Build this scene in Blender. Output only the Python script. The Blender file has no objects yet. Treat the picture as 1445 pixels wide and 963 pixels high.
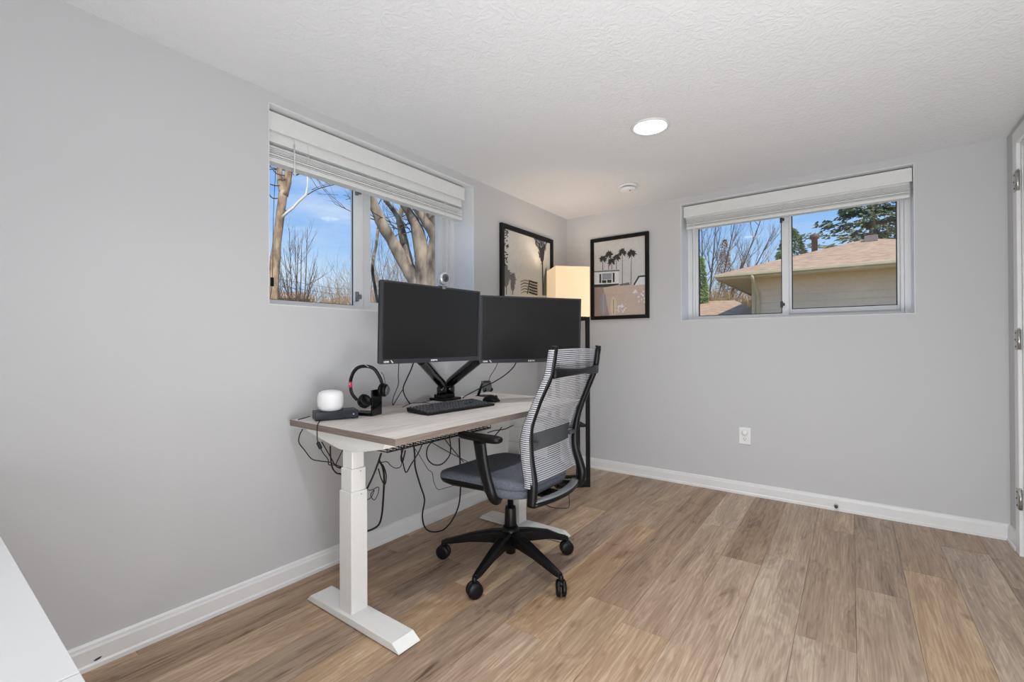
import bpy, math, random
from mathutils import Vector, Matrix
V = Vector
scene = bpy.context.scene
col = scene.collection
PI = math.pi

# ------------------------------------------------------------------ camera
FPX, YAW, PITCH, ROLL = 648.596, 2.20637472, 5.29213e-3, -3.33426e-3
CAM = V((2.05684701, -3.62998768, 1.08189163))
Fv = V((math.cos(YAW) * math.cos(PITCH), math.sin(YAW) * math.cos(PITCH), math.sin(PITCH)))
R0 = V((math.sin(YAW), -math.cos(YAW), 0))
U0 = R0.cross(Fv)
Rv = R0 * math.cos(ROLL) + U0 * math.sin(ROLL)
Uv = -R0 * math.sin(ROLL) + U0 * math.cos(ROLL)
cd = bpy.data.cameras.new('camera')
cam = bpy.data.objects.new('camera', cd)
col.objects.link(cam)
cam.matrix_world = Matrix(((Rv.x, Uv.x, -Fv.x, CAM.x), (Rv.y, Uv.y, -Fv.y, CAM.y), (Rv.z, Uv.z, -Fv.z, CAM.z), (0, 0, 0, 1)))
cd.sensor_fit = 'HORIZONTAL'
cd.sensor_width = 36
cd.lens = FPX * 36 / 1445
cd.clip_start = 0.02
cd.clip_end = 500
scene.camera = cam

# ------------------------------------------------------------------ view, sky, sun, large lights
scene.view_settings.view_transform = 'Standard'
scene.view_settings.look = 'None'
scene.view_settings.exposure = 0.07
scene.view_settings.gamma = 1
scene.view_settings.use_curve_mapping = False

world = bpy.data.worlds.new('sky')
scene.world = world
world.use_nodes = True
nt = world.node_tree
nt.nodes.clear()
def wn(t, **k):
    n = nt.nodes.new(t)
    for a, b in k.items():
        setattr(n, a, b)
    return n
tc = wn('ShaderNodeTexCoord')
sx = wn('ShaderNodeSeparateXYZ')
nt.links.new(tc.outputs['Generated'], sx.inputs[0])
ramp = wn('ShaderNodeValToRGB')
nt.links.new(sx.outputs['Z'], ramp.inputs[0])
cr = ramp.color_ramp
cr.elements[0].position = 0.0; cr.elements[0].color = (0.60, 0.76, 0.90, 1)
cr.elements[1].position = 1.0; cr.elements[1].color = (0.06, 0.19, 0.56, 1)
e = cr.elements.new(0.12); e.color = (0.46, 0.69, 0.94, 1)
e = cr.elements.new(0.32); e.color = (0.13, 0.36, 0.84, 1)
mp = wn('ShaderNodeMapping')
mp.inputs['Scale'].default_value = (1.6, 1.6, 7.5)
mp.inputs['Location'].default_value = (0.35, 0.1, 0.55)
nt.links.new(tc.outputs['Generated'], mp.inputs[0])
nz = wn('ShaderNodeTexNoise')
nz.inputs['Scale'].default_value = 1.7
nz.inputs['Detail'].default_value = 7
nz.inputs['Roughness'].default_value = 0.55
nt.links.new(mp.outputs[0], nz.inputs['Vector'])
cm = wn('ShaderNodeMapRange')
cm.inputs['From Min'].default_value = 0.47
cm.inputs['From Max'].default_value = 0.72
cm.inputs['To Max'].default_value = 0.75
nt.links.new(nz.outputs['Fac'], cm.inputs['Value'])
mx = wn('ShaderNodeMixRGB')
mx.inputs['Color2'].default_value = (0.74, 0.84, 0.95, 1)
nt.links.new(cm.outputs[0], mx.inputs['Fac'])
nt.links.new(ramp.outputs[0], mx.inputs['Color1'])
bg = wn('ShaderNodeBackground')
bg.inputs['Strength'].default_value = 1.0
nt.links.new(mx.outputs[0], bg.inputs[0])
wo = wn('ShaderNodeOutputWorld')
nt.links.new(bg.outputs[0], wo.inputs[0])

def light(name, kind, loc, direction, energy, color=(1, 1, 1), **k):
    l = bpy.data.lights.new(name, kind)
    l.energy = energy
    l.color = color
    for a, b in k.items():
        setattr(l, a, b)
    o = bpy.data.objects.new(name, l)
    o.location = loc
    o.rotation_euler = V(direction).to_track_quat('-Z', 'Y').to_euler()
    col.objects.link(o)
    return o
light('sun', 'SUN', (8, -8, 12), (-0.62, 0.42, -0.80), 3.2, (1.0, 0.95, 0.86), angle=0.01)
# two added fill lamps, low by and behind the camera, to even out brightness
light('ceiling_fill', 'AREA', (2.2, -3.35, 0.25), (0.05, 1.05, 1.0), 38, (0.935, 0.97, 1.0), shape='DISK', size=1.0)
light('room_fill', 'AREA', (2.45, -4.35, 0.85), (0.0, 0.85, 0.42), 17, (0.935, 0.97, 1.0), shape='DISK', size=0.8)

# ------------------------------------------------------------------ helpers
def P(u, v, ax, val):
    """the point where the sight line of a pixel of the 1445 x 963 frame meets a plane of the room"""
    d = Fv * FPX + Rv * (u - 722.5) + Uv * (481.5 - v)
    t = (val - CAM[ax]) / d[ax]
    return CAM + d * t
def at(u, v, D):
    """the point along a pixel's sight line, D metres away horizontally"""
    d = Fv * FPX + Rv * (u - 722.5) + Uv * (481.5 - v)
    return CAM + d * (D / math.hypot(d.x, d.y))

def tag(o, label=None, cat=None, group=None, kind=None):
    if label: o['label'] = label
    if cat: o['category'] = cat
    if group: o['group'] = group
    if kind: o['kind'] = kind
    return o
def thing(name, loc, label=None, cat=None, group=None, kind=None, parent=None):
    o = bpy.data.objects.new(name, None)
    o.empty_display_size = 0.1
    wl = V(loc)
    o['_w'] = list(wl)
    if parent is not None:
        o.parent = parent
        o.location = wl - V(parent['_w'])
    else:
        o.location = wl
    col.objects.link(o)
    return tag(o, label, cat, group, kind)

class MB:
    def __init__(s):
        s.v = []; s.f = []; s.m = []; s.sm = []
    def add(s, vs, fs, m=0, smooth=False):
        b = len(s.v)
        s.v += [V(x) for x in vs]
        for f in fs:
            s.f.append([b + i for i in f]); s.m.append(m); s.sm.append(smooth)
        return s
    def box(s, x0, x1, y0, y1, z0, z1, m=0):
        x0, x1 = sorted((x0, x1)); y0, y1 = sorted((y0, y1)); z0, z1 = sorted((z0, z1))
        vs = [(x, y, z) for x in (x0, x1) for y in (y0, y1) for z in (z0, z1)]
        return s.add(vs, [(0, 1, 3, 2), (4, 6, 7, 5), (0, 4, 5, 1), (2, 3, 7, 6), (0, 2, 6, 4), (1, 5, 7, 3)], m)
    def obox(s, c, ax, ay, az, m=0):
        """box from its centre and three half-axis vectors"""
        c = V(c); ax = V(ax); ay = V(ay); az = V(az)
        vs = [c + ax * i + ay * j + az * k for i in (-1, 1) for j in (-1, 1) for k in (-1, 1)]
        return s.add(vs, [(0, 1, 3, 2), (4, 6, 7, 5), (0, 4, 5, 1), (2, 3, 7, 6), (0, 2, 6, 4), (1, 5, 7, 3)], m)
    def loft(s, rings, m=0, smooth=True, cap=True, close=True):
        n = len(rings[0]); b = len(s.v)
        for r in rings: s.v += [V(x) for x in r]
        for i in range(len(rings) - 1):
            for j in range(n if close else n - 1):
                k = (j + 1) % n
                s.f.append([b + i * n + j, b + i * n + k, b + (i + 1) * n + k, b + (i + 1) * n + j]); s.m.append(m); s.sm.append(smooth)
        if cap and close:
            s.f.append([b + j for j in range(n)][::-1]); s.m.append(m); s.sm.append(False)
            e0 = b + (len(rings) - 1) * n
            s.f.append([e0 + j for j in range(n)]); s.m.append(m); s.sm.append(False)
        return s
    def tube(s, pts, r, n=8, m=0, flat=None):
        pts = [V(p) for p in pts]
        if not hasattr(r, '__len__'): r = [r] * len(pts)
        rings = []
        nrm = None
        for i, p in enumerate(pts):
            t = (pts[min(i + 1, len(pts) - 1)] - pts[max(i - 1, 0)])
            if t.length < 1e-9: t = V((0, 0, 1))
            t.normalize()
            if nrm is None:
                nrm = t.orthogonal().normalized() if flat is None else (V(flat) - t * V(flat).dot(t)).normalized()
            else:
                nrm = nrm - t * nrm.dot(t)
                nrm = t.orthogonal().normalized() if nrm.length < 1e-6 else nrm.normalized()
            b = t.cross(nrm)
            ri = r[i]
            ra, rb = ri if hasattr(ri, '__len__') else (ri, ri)
            rings.append([p + nrm * math.cos(2 * PI * k / n + PI / n) * ra + b * math.sin(2 * PI * k / n + PI / n) * rb for k in range(n)])
        return s.loft(rings, m, n > 4)
    def lathe(s, prof, c=(0, 0, 0), axis=(0, 0, 1), n=24, m=0, smooth=True, cap=True):
        q = V((0, 0, 1)).rotation_difference(V(axis).normalized())
        c = V(c)
        rings = [[c + q @ V((r * math.cos(2 * PI * k / n), r * math.sin(2 * PI * k / n), z)) for k in range(n)] for r, z in prof]
        return s.loft(rings, m, smooth, cap)
    def poly(s, pts, m=0):
        return s.add(pts, [list(range(len(pts)))], m)
    def prism(s, pts, d, m=0):
        pts = [V(p) for p in pts]; d = V(d); n = len(pts)
        fs = [list(range(n))[::-1], [n + i for i in range(n)]] + [[i, (i + 1) % n, n + (i + 1) % n, n + i] for i in range(n)]
        return s.add(pts + [p + d for p in pts], fs, m)
    def build(s, name, mats, parent=None, bevel=0, label=None, cat=None, group=None, kind=None, loc=None, solid=0):
        if not isinstance(mats, (list, tuple)): mats = [mats]
        me = bpy.data.meshes.new(name)
        org = V(loc) if loc is not None else (V(parent['_w']) if parent is not None else V((0, 0, 0)))
        me.from_pydata([tuple(x - org) for x in s.v], [], s.f)
        for mt in mats: me.materials.append(mt)
        me.polygons.foreach_set('material_index', s.m)
        me.polygons.foreach_set('use_smooth', s.sm)
        me.update()
        o = bpy.data.objects.new(name, me)
        o['_w'] = list(org)
        if parent is not None:
            o.parent = parent
            o.location = org - V(parent['_w'])
        else:
            o.location = org
        col.objects.link(o)
        if bevel:
            b = o.modifiers.new('bevel', 'BEVEL')
            b.width = bevel; b.segments = 2; b.limit_method = 'ANGLE'; b.angle_limit = 0.7
        return tag(o, label, cat, group, kind)

def spline(pts, k=8):
    pts = [V(p) for p in pts]
    if len(pts) < 3: return pts
    out = []
    q = [pts[0] * 2 - pts[1]] + pts + [pts[-1] * 2 - pts[-2]]
    for i in range(1, len(q) - 2):
        a, b, c, d = q[i - 1:i + 3]
        for j in range(k):
            t = j / k
            out.append(0.5 * ((2 * b) + (c - a) * t + (2 * a - 5 * b + 4 * c - d) * t * t + (3 * b - a - 3 * c + d) * t ** 3))
    out.append(pts[-1])
    return out
def lerp_tab(tab, z):
    tab = sorted(tab, key=lambda a: a[1])
    if z <= tab[0][1]: return tab[0][0]
    for (x0, z0), (x1, z1) in zip(tab, tab[1:]):
        if z <= z1:
            return x0 + (x1 - x0) * (z - z0) / (z1 - z0)
    return tab[-1][0]

# ------------------------------------------------------------------ materials
def srgb(r, g, b):
    f = lambda c: (c / 255 / 12.92) if c / 255 <= 0.04045 else ((c / 255 + 0.055) / 1.055) ** 2.4
    return (f(r), f(g), f(b), 1)
def mat(name, rgb, rough=0.5, metal=0.0, noise=0.0, nscale=20.0, bump=0.0, bscale=200.0, coat=0.0, stretch=(1, 1, 1), rgb2=None, spec=0.5):
    m = bpy.data.materials.new(name)
    m.use_nodes = True
    t = m.node_tree
    b = t.nodes['Principled BSDF']
    c = srgb(*rgb)
    b.inputs['Base Color'].default_value = c
    b.inputs['Roughness'].default_value = rough
    b.inputs['Metallic'].default_value = metal
    b.inputs['Coat Weight'].default_value = coat
    b.inputs['Specular IOR Level'].default_value = spec
    tcn = t.nodes.new('ShaderNodeTexCoord')
    mpn = t.nodes.new('ShaderNodeMapping')
    mpn.inputs['Scale'].default_value = stretch
    t.links.new(tcn.outputs['Object'], mpn.inputs[0])
    if noise or rgb2:
        n = t.nodes.new('ShaderNodeTexNoise')
        n.inputs['Scale'].default_value = nscale
        n.inputs['Detail'].default_value = 5
        t.links.new(mpn.outputs[0], n.inputs['Vector'])
        r = t.nodes.new('ShaderNodeValToRGB')
        c2 = srgb(*rgb2) if rgb2 else tuple(x * (1 + noise) for x in c[:3]) + (1,)
        c1 = c if rgb2 else tuple(x * (1 - noise) for x in c[:3]) + (1,)
        r.color_ramp.elements[0].position = 0.35; r.color_ramp.elements[0].color = c1
        r.color_ramp.elements[1].position = 0.65; r.color_ramp.elements[1].color = c2
        t.links.new(n.outputs['Fac'], r.inputs[0])
        t.links.new(r.outputs[0], b.inputs['Base Color'])
    if bump:
        n = t.nodes.new('ShaderNodeTexNoise')
        n.inputs['Scale'].default_value = bscale
        n.inputs['Detail'].default_value = 3
        t.links.new(mpn.outputs[0], n.inputs['Vector'])
        bp = t.nodes.new('ShaderNodeBump')
        bp.inputs['Strength'].default_value = bump
        bp.inputs['Distance'].default_value = 0.01
        t.links.new(n.outputs['Fac'], bp.inputs['Height'])
        t.links.new(bp.outputs[0], b.inputs['Normal'])
    return m
def glow(name, rgb, strength):
    m = bpy.data.materials.new(name)
    m.use_nodes = True
    t = m.node_tree
    b = t.nodes['Principled BSDF']
    b.inputs['Base Color'].default_value = srgb(*rgb)
    b.inputs['Emission Color'].default_value = srgb(*rgb)
    b.inputs['Emission Strength'].default_value = strength
    return m
def glass(name, gloss=0.06, tint=(1, 1, 1)):
    m = bpy.data.materials.new(name)
    m.use_nodes = True
    t = m.node_tree
    t.nodes.clear()
    a = t.nodes.new('ShaderNodeBsdfTransparent'); a.inputs[0].default_value = (*tint, 1)
    g = t.nodes.new('ShaderNodeBsdfGlossy'); g.inputs['Roughness'].default_value = 0.02
    mxs = t.nodes.new('ShaderNodeMixShader')
    lw = t.nodes.new('ShaderNodeLayerWeight'); lw.inputs['Blend'].default_value = 0.12
    mr = t.nodes.new('ShaderNodeMapRange'); mr.inputs['To Max'].default_value = gloss * 5; mr.inputs['To Min'].default_value = gloss * 0.3
    t.links.new(lw.outputs['Fresnel'], mr.inputs['Value'])
    t.links.new(mr.outputs[0], mxs.inputs[0])
    t.links.new(a.outputs[0], mxs.inputs[1]); t.links.new(g.outputs[0], mxs.inputs[2])
    o = t.nodes.new('ShaderNodeOutputMaterial')
    t.links.new(mxs.outputs[0], o.inputs[0])
    return m
def sheer(name, rgb, alpha):
    m = bpy.data.materials.new(name)
    m.use_nodes = True
    t = m.node_tree
    b = t.nodes['Principled BSDF']
    b.inputs['Base Color'].default_value = srgb(*rgb)
    b.inputs['Roughness'].default_value = 0.7
    b.inputs['Alpha'].default_value = alpha
    return m

M = {}
M['wall'] = mat('wall_paint', (203, 203, 204), 0.62, bump=0.06, bscale=260, spec=0.3)
M['trim'] = mat('trim_paint', (232, 232, 232), 0.35, noise=0.015, nscale=9)
M['vinyl'] = mat('white_vinyl', (236, 236, 236), 0.35, noise=0.01, nscale=15)
M['blind'] = mat('white_blind', (230, 230, 228), 0.4, noise=0.015, nscale=30)
M['gasket'] = mat('black_gasket', (30, 30, 32), 0.6, noise=0.1)
M['wmetal'] = mat('white_powder_coat', (226, 225, 222), 0.42, noise=0.012, nscale=40)
M['wtable'] = mat('white_table_top', (204, 204, 204), 0.4, noise=0.015, nscale=5)
M['black'] = mat('black_plastic', (10, 10, 11), 0.42, noise=0.15, nscale=30, spec=0.3)
M['blackg'] = mat('black_gloss', (12, 12, 13), 0.14, noise=0.1, nscale=10, coat=0.6)
M['blackm'] = mat('black_metal', (11, 11, 11), 0.5, noise=0.1, nscale=30, spec=0.3)
M['rubber'] = mat('cable_rubber', (17, 17, 18), 0.5, noise=0.1, nscale=60)
M['screen'] = mat('monitor_screen', (24, 24, 25), 0.3, noise=0.05, nscale=3)
M['bezel'] = mat('monitor_bezel', (52, 53, 57), 0.28, noise=0.08, nscale=12)
M['grey'] = mat('grey_plastic', (120, 122, 124), 0.4, noise=0.04, nscale=40)
M['dgrey'] = mat('dark_grey_plastic', (62, 64, 67), 0.4, noise=0.06, nscale=40)
M['chrome'] = mat('brushed_nickel', (190, 188, 184), 0.28, 1.0, noise=0.06, nscale=60)
M['silver'] = mat('silver_metal', (205, 205, 205), 0.3, 0.7, noise=0.05, nscale=60)
M['red'] = mat('red_accent', (200, 25, 70), 0.4, noise=0.05)
M['navy'] = mat('navy_black_casing', (26, 32, 42), 0.38, noise=0.1, nscale=30)
M['wgloss'] = mat('white_matte_plastic', (244, 244, 244), 0.45, noise=0.008, nscale=10)
M['fabric'] = mat('blue_grey_fabric', (66, 72, 84), 0.95, noise=0.0, nscale=420, bump=0.5, bscale=900, rgb2=(124, 129, 138))
M['cord'] = mat('back_mesh_cord', (190, 191, 195), 0.6, noise=0.05, nscale=60)
M['sheer'] = sheer('back_mesh_sheer', (92, 92, 95), 0.5)
M['lumbar'] = sheer('lumbar_sheer', (74, 77, 81), 0.8)
M['glass'] = glass('window_glass')
M['artglass'] = glass('picture_glass', 0.025)
M['white_ink'] = mat('white_lettering', (225, 225, 225), 0.5, noise=0.01)
M['plug'] = mat('outlet_white', (240, 240, 240), 0.35, noise=0.01)
M['slot'] = mat('outlet_slot', (60, 60, 60), 0.6, noise=0.05)

def ceiling_mat():
    m = mat('ceiling_texture', (234, 234, 235), 0.8, spec=0.2)
    t = m.node_tree; b = t.nodes['Principled BSDF']
    tcn = t.nodes.new('ShaderNodeTexCoord')
    w = t.nodes.new('ShaderNodeTexNoise'); w.inputs['Scale'].default_value = 14; w.inputs['Detail'].default_value = 2
    t.links.new(tcn.outputs['Object'], w.inputs['Vector'])
    add = t.nodes.new('ShaderNodeMixRGB'); add.blend_type = 'ADD'; add.inputs[0].default_value = 0.08
    t.links.new(tcn.outputs['Object'], add.inputs[1]); t.links.new(w.outputs['Color'], add.inputs[2])
    n = t.nodes.new('ShaderNodeTexNoise'); n.inputs['Scale'].default_value = 55; n.inputs['Detail'].default_value = 3
    n.inputs['Roughness'].default_value = 0.55
    t.links.new(add.outputs[0], n.inputs['Vector'])
    r = t.nodes.new('ShaderNodeMapRange'); r.inputs['From Min'].default_value = 0.42; r.inputs['From Max'].default_value = 0.6
    t.links.new(n.outputs['Fac'], r.inputs['Value'])
    bp = t.nodes.new('ShaderNodeBump'); bp.inputs['Strength'].default_value = 0.42; bp.inputs['Distance'].default_value = 0.003
    t.links.new(r.outputs[0], bp.inputs['Height']); t.links.new(bp.outputs[0], b.inputs['Normal'])
    return m
M['ceiling'] = ceiling_mat()

def wood(name, cols, rough, grain=(1, 1, 1), scale=1.0, tone=True, bumpy=0.12, knots=0.0):
    """grain runs along the object's Y; obj['tone'] shifts the shade, obj['shift'] moves the figure"""
    m = bpy.data.materials.new(name)
    m.use_nodes = True
    t = m.node_tree; b = t.nodes['Principled BSDF']; L = t.links.new
    tcn = t.nodes.new('ShaderNodeTexCoord')
    at1 = t.nodes.new('ShaderNodeAttribute'); at1.attribute_type = 'OBJECT'; at1.attribute_name = 'shift'
    vadd = t.nodes.new('ShaderNodeVectorMath'); vadd.operation = 'ADD'
    L(tcn.outputs['Object'], vadd.inputs[0]); L(at1.outputs['Vector'], vadd.inputs[1])
    mp1 = t.nodes.new('ShaderNodeMapping'); mp1.inputs['Scale'].default_value = (9 * scale, 0.8 * scale, 9 * scale)
    L(vadd.outputs[0], mp1.inputs[0])
    n1 = t.nodes.new('ShaderNodeTexNoise'); n1.inputs['Scale'].default_value = 1.6; n1.inputs['Detail'].default_value = 4; n1.inputs['Distortion'].default_value = 0.7
    L(mp1.outputs[0], n1.inputs['Vector'])
    mp2 = t.nodes.new('ShaderNodeMapping'); mp2.inputs['Scale'].default_value = (110 * scale, 3.4 * scale, 110 * scale)
    L(vadd.outputs[0], mp2.inputs[0])
    n2 = t.nodes.new('ShaderNodeTexNoise'); n2.inputs['Scale'].default_value = 1.3; n2.inputs['Detail'].default_value = 6; n2.inputs['Roughness'].default_value = 0.65
    L(mp2.outputs[0], n2.inputs['Vector'])
    # figure lines: contour bands of the slow noise (cathedral grain)
    mul = t.nodes.new('ShaderNodeMath'); mul.operation = 'MULTIPLY'; mul.inputs[1].default_value = 75
    L(n1.outputs['Fac'], mul.inputs[0])
    sn = t.nodes.new('ShaderNodeMath'); sn.operation = 'SINE'; L(mul.outputs[0], sn.inputs[0])
    a1 = t.nodes.new('ShaderNodeMath'); a1.operation = 'MULTIPLY_ADD'; a1.inputs[1].default_value = 0.04
    sc1 = t.nodes.new('ShaderNodeMath'); sc1.operation = 'MULTIPLY_ADD'; sc1.inputs[1].default_value = 0.45; sc1.inputs[2].default_value = 0.275
    L(n1.outputs['Fac'], sc1.inputs[0]); L(sn.outputs[0], a1.inputs[0]); L(sc1.outputs[0], a1.inputs[2])
    a2 = t.nodes.new('ShaderNodeMath'); a2.operation = 'MULTIPLY_ADD'; a2.inputs[1].default_value = 0.55
    L(n2.outputs['Fac'], a2.inputs[0]); L(a1.outputs[0], a2.inputs[2])
    at2 = t.nodes.new('ShaderNodeAttribute'); at2.attribute_type = 'OBJECT'; at2.attribute_name = 'tone'
    a3 = t.nodes.new('ShaderNodeMath'); a3.operation = 'ADD'; L(a2.outputs[0], a3.inputs[0]); L(at2.outputs['Fac'], a3.inputs[1])
    mp3 = t.nodes.new('ShaderNodeMapping'); mp3.inputs['Scale'].default_value = (14, 4.5, 14)
    L(vadd.outputs[0], mp3.inputs[0])
    n3 = t.nodes.new('ShaderNodeTexNoise'); n3.inputs['Scale'].default_value = 1.0; n3.inputs['Detail'].default_value = 5; n3.inputs['Distortion'].default_value = 1.0
    L(mp3.outputs[0], n3.inputs['Vector'])
    kn = t.nodes.new('ShaderNodeMapRange'); kn.inputs['From Min'].default_value = 0.60; kn.inputs['From Max'].default_value = 0.74; kn.inputs['To Max'].default_value = -knots
    L(n3.outputs['Fac'], kn.inputs['Value'])
    a4 = t.nodes.new('ShaderNodeMath'); a4.operation = 'ADD'; L(a3.outputs[0], a4.inputs[0]); L(kn.outputs[0], a4.inputs[1])
    a3 = a4
    r = t.nodes.new('ShaderNodeValToRGB')
    for i, (p, c) in enumerate(cols):
        e = r.color_ramp.elements[i] if i < 2 else r.color_ramp.elements.new(p)
        e.position = p; e.color = srgb(*c)
    L(a3.outputs[0], r.inputs[0])
    at3 = t.nodes.new('ShaderNodeAttribute'); at3.attribute_type = 'OBJECT'; at3.attribute_name = 'warm'
    hs = t.nodes.new('ShaderNodeHueSaturation')
    sadd = t.nodes.new('ShaderNodeMath'); sadd.operation = 'ADD'; sadd.inputs[1].default_value = 1.0
    L(at3.outputs['Fac'], sadd.inputs[0]); L(sadd.outputs[0], hs.inputs['Saturation'])
    L(r.outputs[0], hs.inputs['Color']); L(hs.outputs[0], b.inputs['Base Color'])
    b.inputs['Roughness'].default_value = rough
    bp = t.nodes.new('ShaderNodeBump'); bp.inputs['Strength'].default_value = bumpy; bp.inputs['Distance'].default_value = 0.002
    L(n2.outputs['Fac'], bp.inputs['Height']); L(bp.outputs[0], b.inputs['Normal'])
    return m
M['plank'] = wood('floor_plank_oak', [(0.50, (98, 74, 57)), (1.06, (212, 188, 159)), (0.64, (146, 119, 95)), (0.82, (176, 150, 124))], 0.42, knots=0.16)
M['edge'] = mat('desk_edge_band', (138, 124, 115), 0.5, rgb2=(116, 103, 96), nscale=30, stretch=(.3, .3, 6))
M['desk'] = wood('desk_laminate', [(0.52, (150, 137, 129)), (0.98, (234, 227, 219)), (0.66, (186, 174, 166)), (0.80, (212, 202, 193))], 0.45, scale=1.0, bumpy=0.04)

# ------------------------------------------------------------------ room shell
H, W, YB = 2.2, 2.75, -4.75
T = 0.32
# openings
LW = (-2.640, -1.274, 1.257, 2.150)     # left wall window: y0, y1, z0, z1
BW = (1.003, 2.366, 1.253, 2.153)       # back wall window: x0, x1, z0, z1
w = MB()
y0, y1, z0, z1 = LW
w.box(-T, 0, YB, y0, 0, H); w.box(-T, 0, y1, 0, 0, H); w.box(-T, 0, y0, y1, 0, z0); w.box(-T, 0, y0, y1, z1, H)
w.build('wall_left', M['wall'], kind='structure')
x0, x1, z0, z1 = BW
w = MB()
w.box(-T, x0, 0, T, 0, H); w.box(x1, W + T, 0, T, 0, H); w.box(x0, x1, 0, T, 0, z0); w.box(x0, x1, 0, T, z1, H)
w.build('wall_back', M['wall'], kind='structure')
DY0, DY1, DZ = -1.05, -0.245, 2.085
w = MB()
w.box(W, W + T, YB, DY0, 0, H); w.box(W, W + T, DY1, 0, 0, H); w.box(W, W + T, DY0, DY1, DZ, H)
w.build('wall_right', M['wall'], kind='structure')
MB().box(-T, W + T, YB - T, YB, 0, H).build('wall_front', M['wall'], kind='structure')
# ceiling with a round hole for each recessed lamp
CANS = [(1.228, -1.297), (1.228, -3.05), (2.15, -4.4)]
def ceiling():
    m = MB()
    xs = sorted({-T, W + T} | {c[0] + d for c in CANS for d in (-0.12, 0.12)})
    ys = sorted({YB - T, T} | {c[1] + d for c in CANS for d in (-0.12, 0.12)})
    for a, b in zip(xs, xs[1:]):
        for c, d in zip(ys, ys[1:]):
            hole = [q for q in CANS if abs((a + b) / 2 - q[0]) < 0.121 and abs((c + d) / 2 - q[1]) < 0.121]
            if not hole:
                m.box(a, b, c, d, H, H + 0.02)
    for cx, cy in CANS:
        n = 48; R = 0.078
        sq = []; ci = []
        for k in range(n):
            t = 2 * PI * k / n
            ct, st = math.cos(t), math.sin(t)
            s = 0.12 / max(abs(ct), abs(st))
            sq.append((cx + ct * s, cy + st * s, H)); ci.append((cx + ct * R, cy + st * R, H))
        m.add(sq + ci, [[k, (k + 1) % n, n + (k + 1) % n, n + k] for k in range(n)])
    m.box(-T, W + T, YB - T, T, H + 0.16, H + 0.4)
    for a in ((-T, -T + .02, YB - T, T), (W + T - .02, W + T, YB - T, T), (-T, W + T, YB - T, YB - T + .02), (-T, W + T, T - .02, T)):
        m.box(*a, H + 0.02, H + 0.16)
    m.build('ceiling', M['ceiling'], kind='structure')
ceiling()

# floor: planks 0.178 wide running along y, one object each
floor = thing('floor', (0, 0, 0), kind='structure')
MB().box(-T, W + T, YB - T, T, -0.1, -0.008).build('subfloor', M['plank'], floor)
rng = random.Random(11)
PW = 0.183
tones = {}
x = 2.066 - 12 * PW
k = 0
while x < W:
    a, b = max(x, 0.0), min(x + PW, W)
    if b - a > 0.01:
        y = -rng.uniform(0.15, 1.3)
        ends = [0.0]
        while y > YB:
            ends.append(y); y -= 1.22
        ends.append(YB)
        for e0, e1 in zip(ends, ends[1:]):
            if e0 - e1 < 0.02: continue
            m = MB(); g = 0.0004
            m.box(a + g, b - g, e1 + g, e0 - g, -0.008, 0.0)
            o = m.build('plank', M['plank'], floor, loc=((a + b) / 2, (e0 + e1) / 2, 0))
            o['tone'] = rng.choice([-0.10, -0.06, -0.03, -0.01, 0.0, 0.01, 0.03, 0.06])
            o['warm'] = rng.uniform(-0.18, 0.10)
            o['shift'] = [rng.uniform(0, 40), rng.uniform(0, 40), rng.uniform(0, 40)]
            bv = o.modifiers.new('bevel', 'BEVEL'); bv.width = 0.0007; bv.segments = 1
    x += PW

# baseboards with their moulded profile (offset from wall, height)
PROF = [(0.0, 0.0), (0.019, 0.0), (0.019, 0.014), (0.014, 0.020), (0.014, 0.066), (0.011, 0.073), (0.010, 0.081), (0.004, 0.086), (0.0, 0.087)]
def baseboard(name, a, b, nrm):
    a = V(a); b = V(b); nrm = V(nrm)
    rings = [[p + nrm * d + V((0, 0, h)) for d, h in PROF] for p in (a, b)]
    return MB().loft(rings, smooth=False).build(name, M['trim'], kind='structure')
bl = baseboard('baseboard_left', (0, YB, 0), (0, 0, 0), (1, 0, 0))
baseboard('baseboard_back', (0.0, 0, 0), (W, 0, 0), (0, -1, 0))
baseboard('baseboard_right', (W, 0, 0), (W, -0.175, 0), (-1, 0, 0))
baseboard('baseboard_front', (0, YB, 0), (W, YB, 0), (0, 1, 0))
bl['label'] = 'white moulded baseboard with a small dark chip near its left end'
c = P(138, 930, 0, 0.0145)
MB().poly([c + V((0, dy, dz)) for dy, dz in ((-.012, -.002), (-.004, -.005), (.006, -.003), (.012, .003), (.003, .004), (-.006, .002))]).build('paint_chip', M['dgrey'], bl)

# door and casing on the right wall
door = thing('door_1', (W, -0.65, 0), kind='structure')
m = MB()
for a, b in ((0.0, 0.018), (0.004, 0.022)):
    pass
m.box(W - 0.017, W, DY1 - 0.005, DY1 + 0.06, 0, DZ + 0.07); m.box(W - 0.017, W, DY0 - 0.06, DY0 + 0.005, 0, DZ + 0.07); m.box(W - 0.017, W, DY0 + 0.005, DY1 - 0.005, DZ, DZ + 0.07)
m.build('door_casing', M['trim'], door, bevel=0.004)
m = MB(); m.box(W, W + 0.12, DY1 - 0.02, DY1, 0, DZ); m.box(W, W + 0.12, DY0, DY0 + 0.02, 0, DZ); m.box(W, W + 0.12, DY0 + 0.02, DY1 - 0.02, DZ - 0.02, DZ)
m.build('door_jamb', M['trim'], door)
m = MB(); m.box(W + 0.004, W + 0.04, DY0 + 0.023, DY1 - 0.023, 0.01, DZ - 0.023)
slab = m.build('door_slab', M['trim'], door, bevel=0.002)
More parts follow.
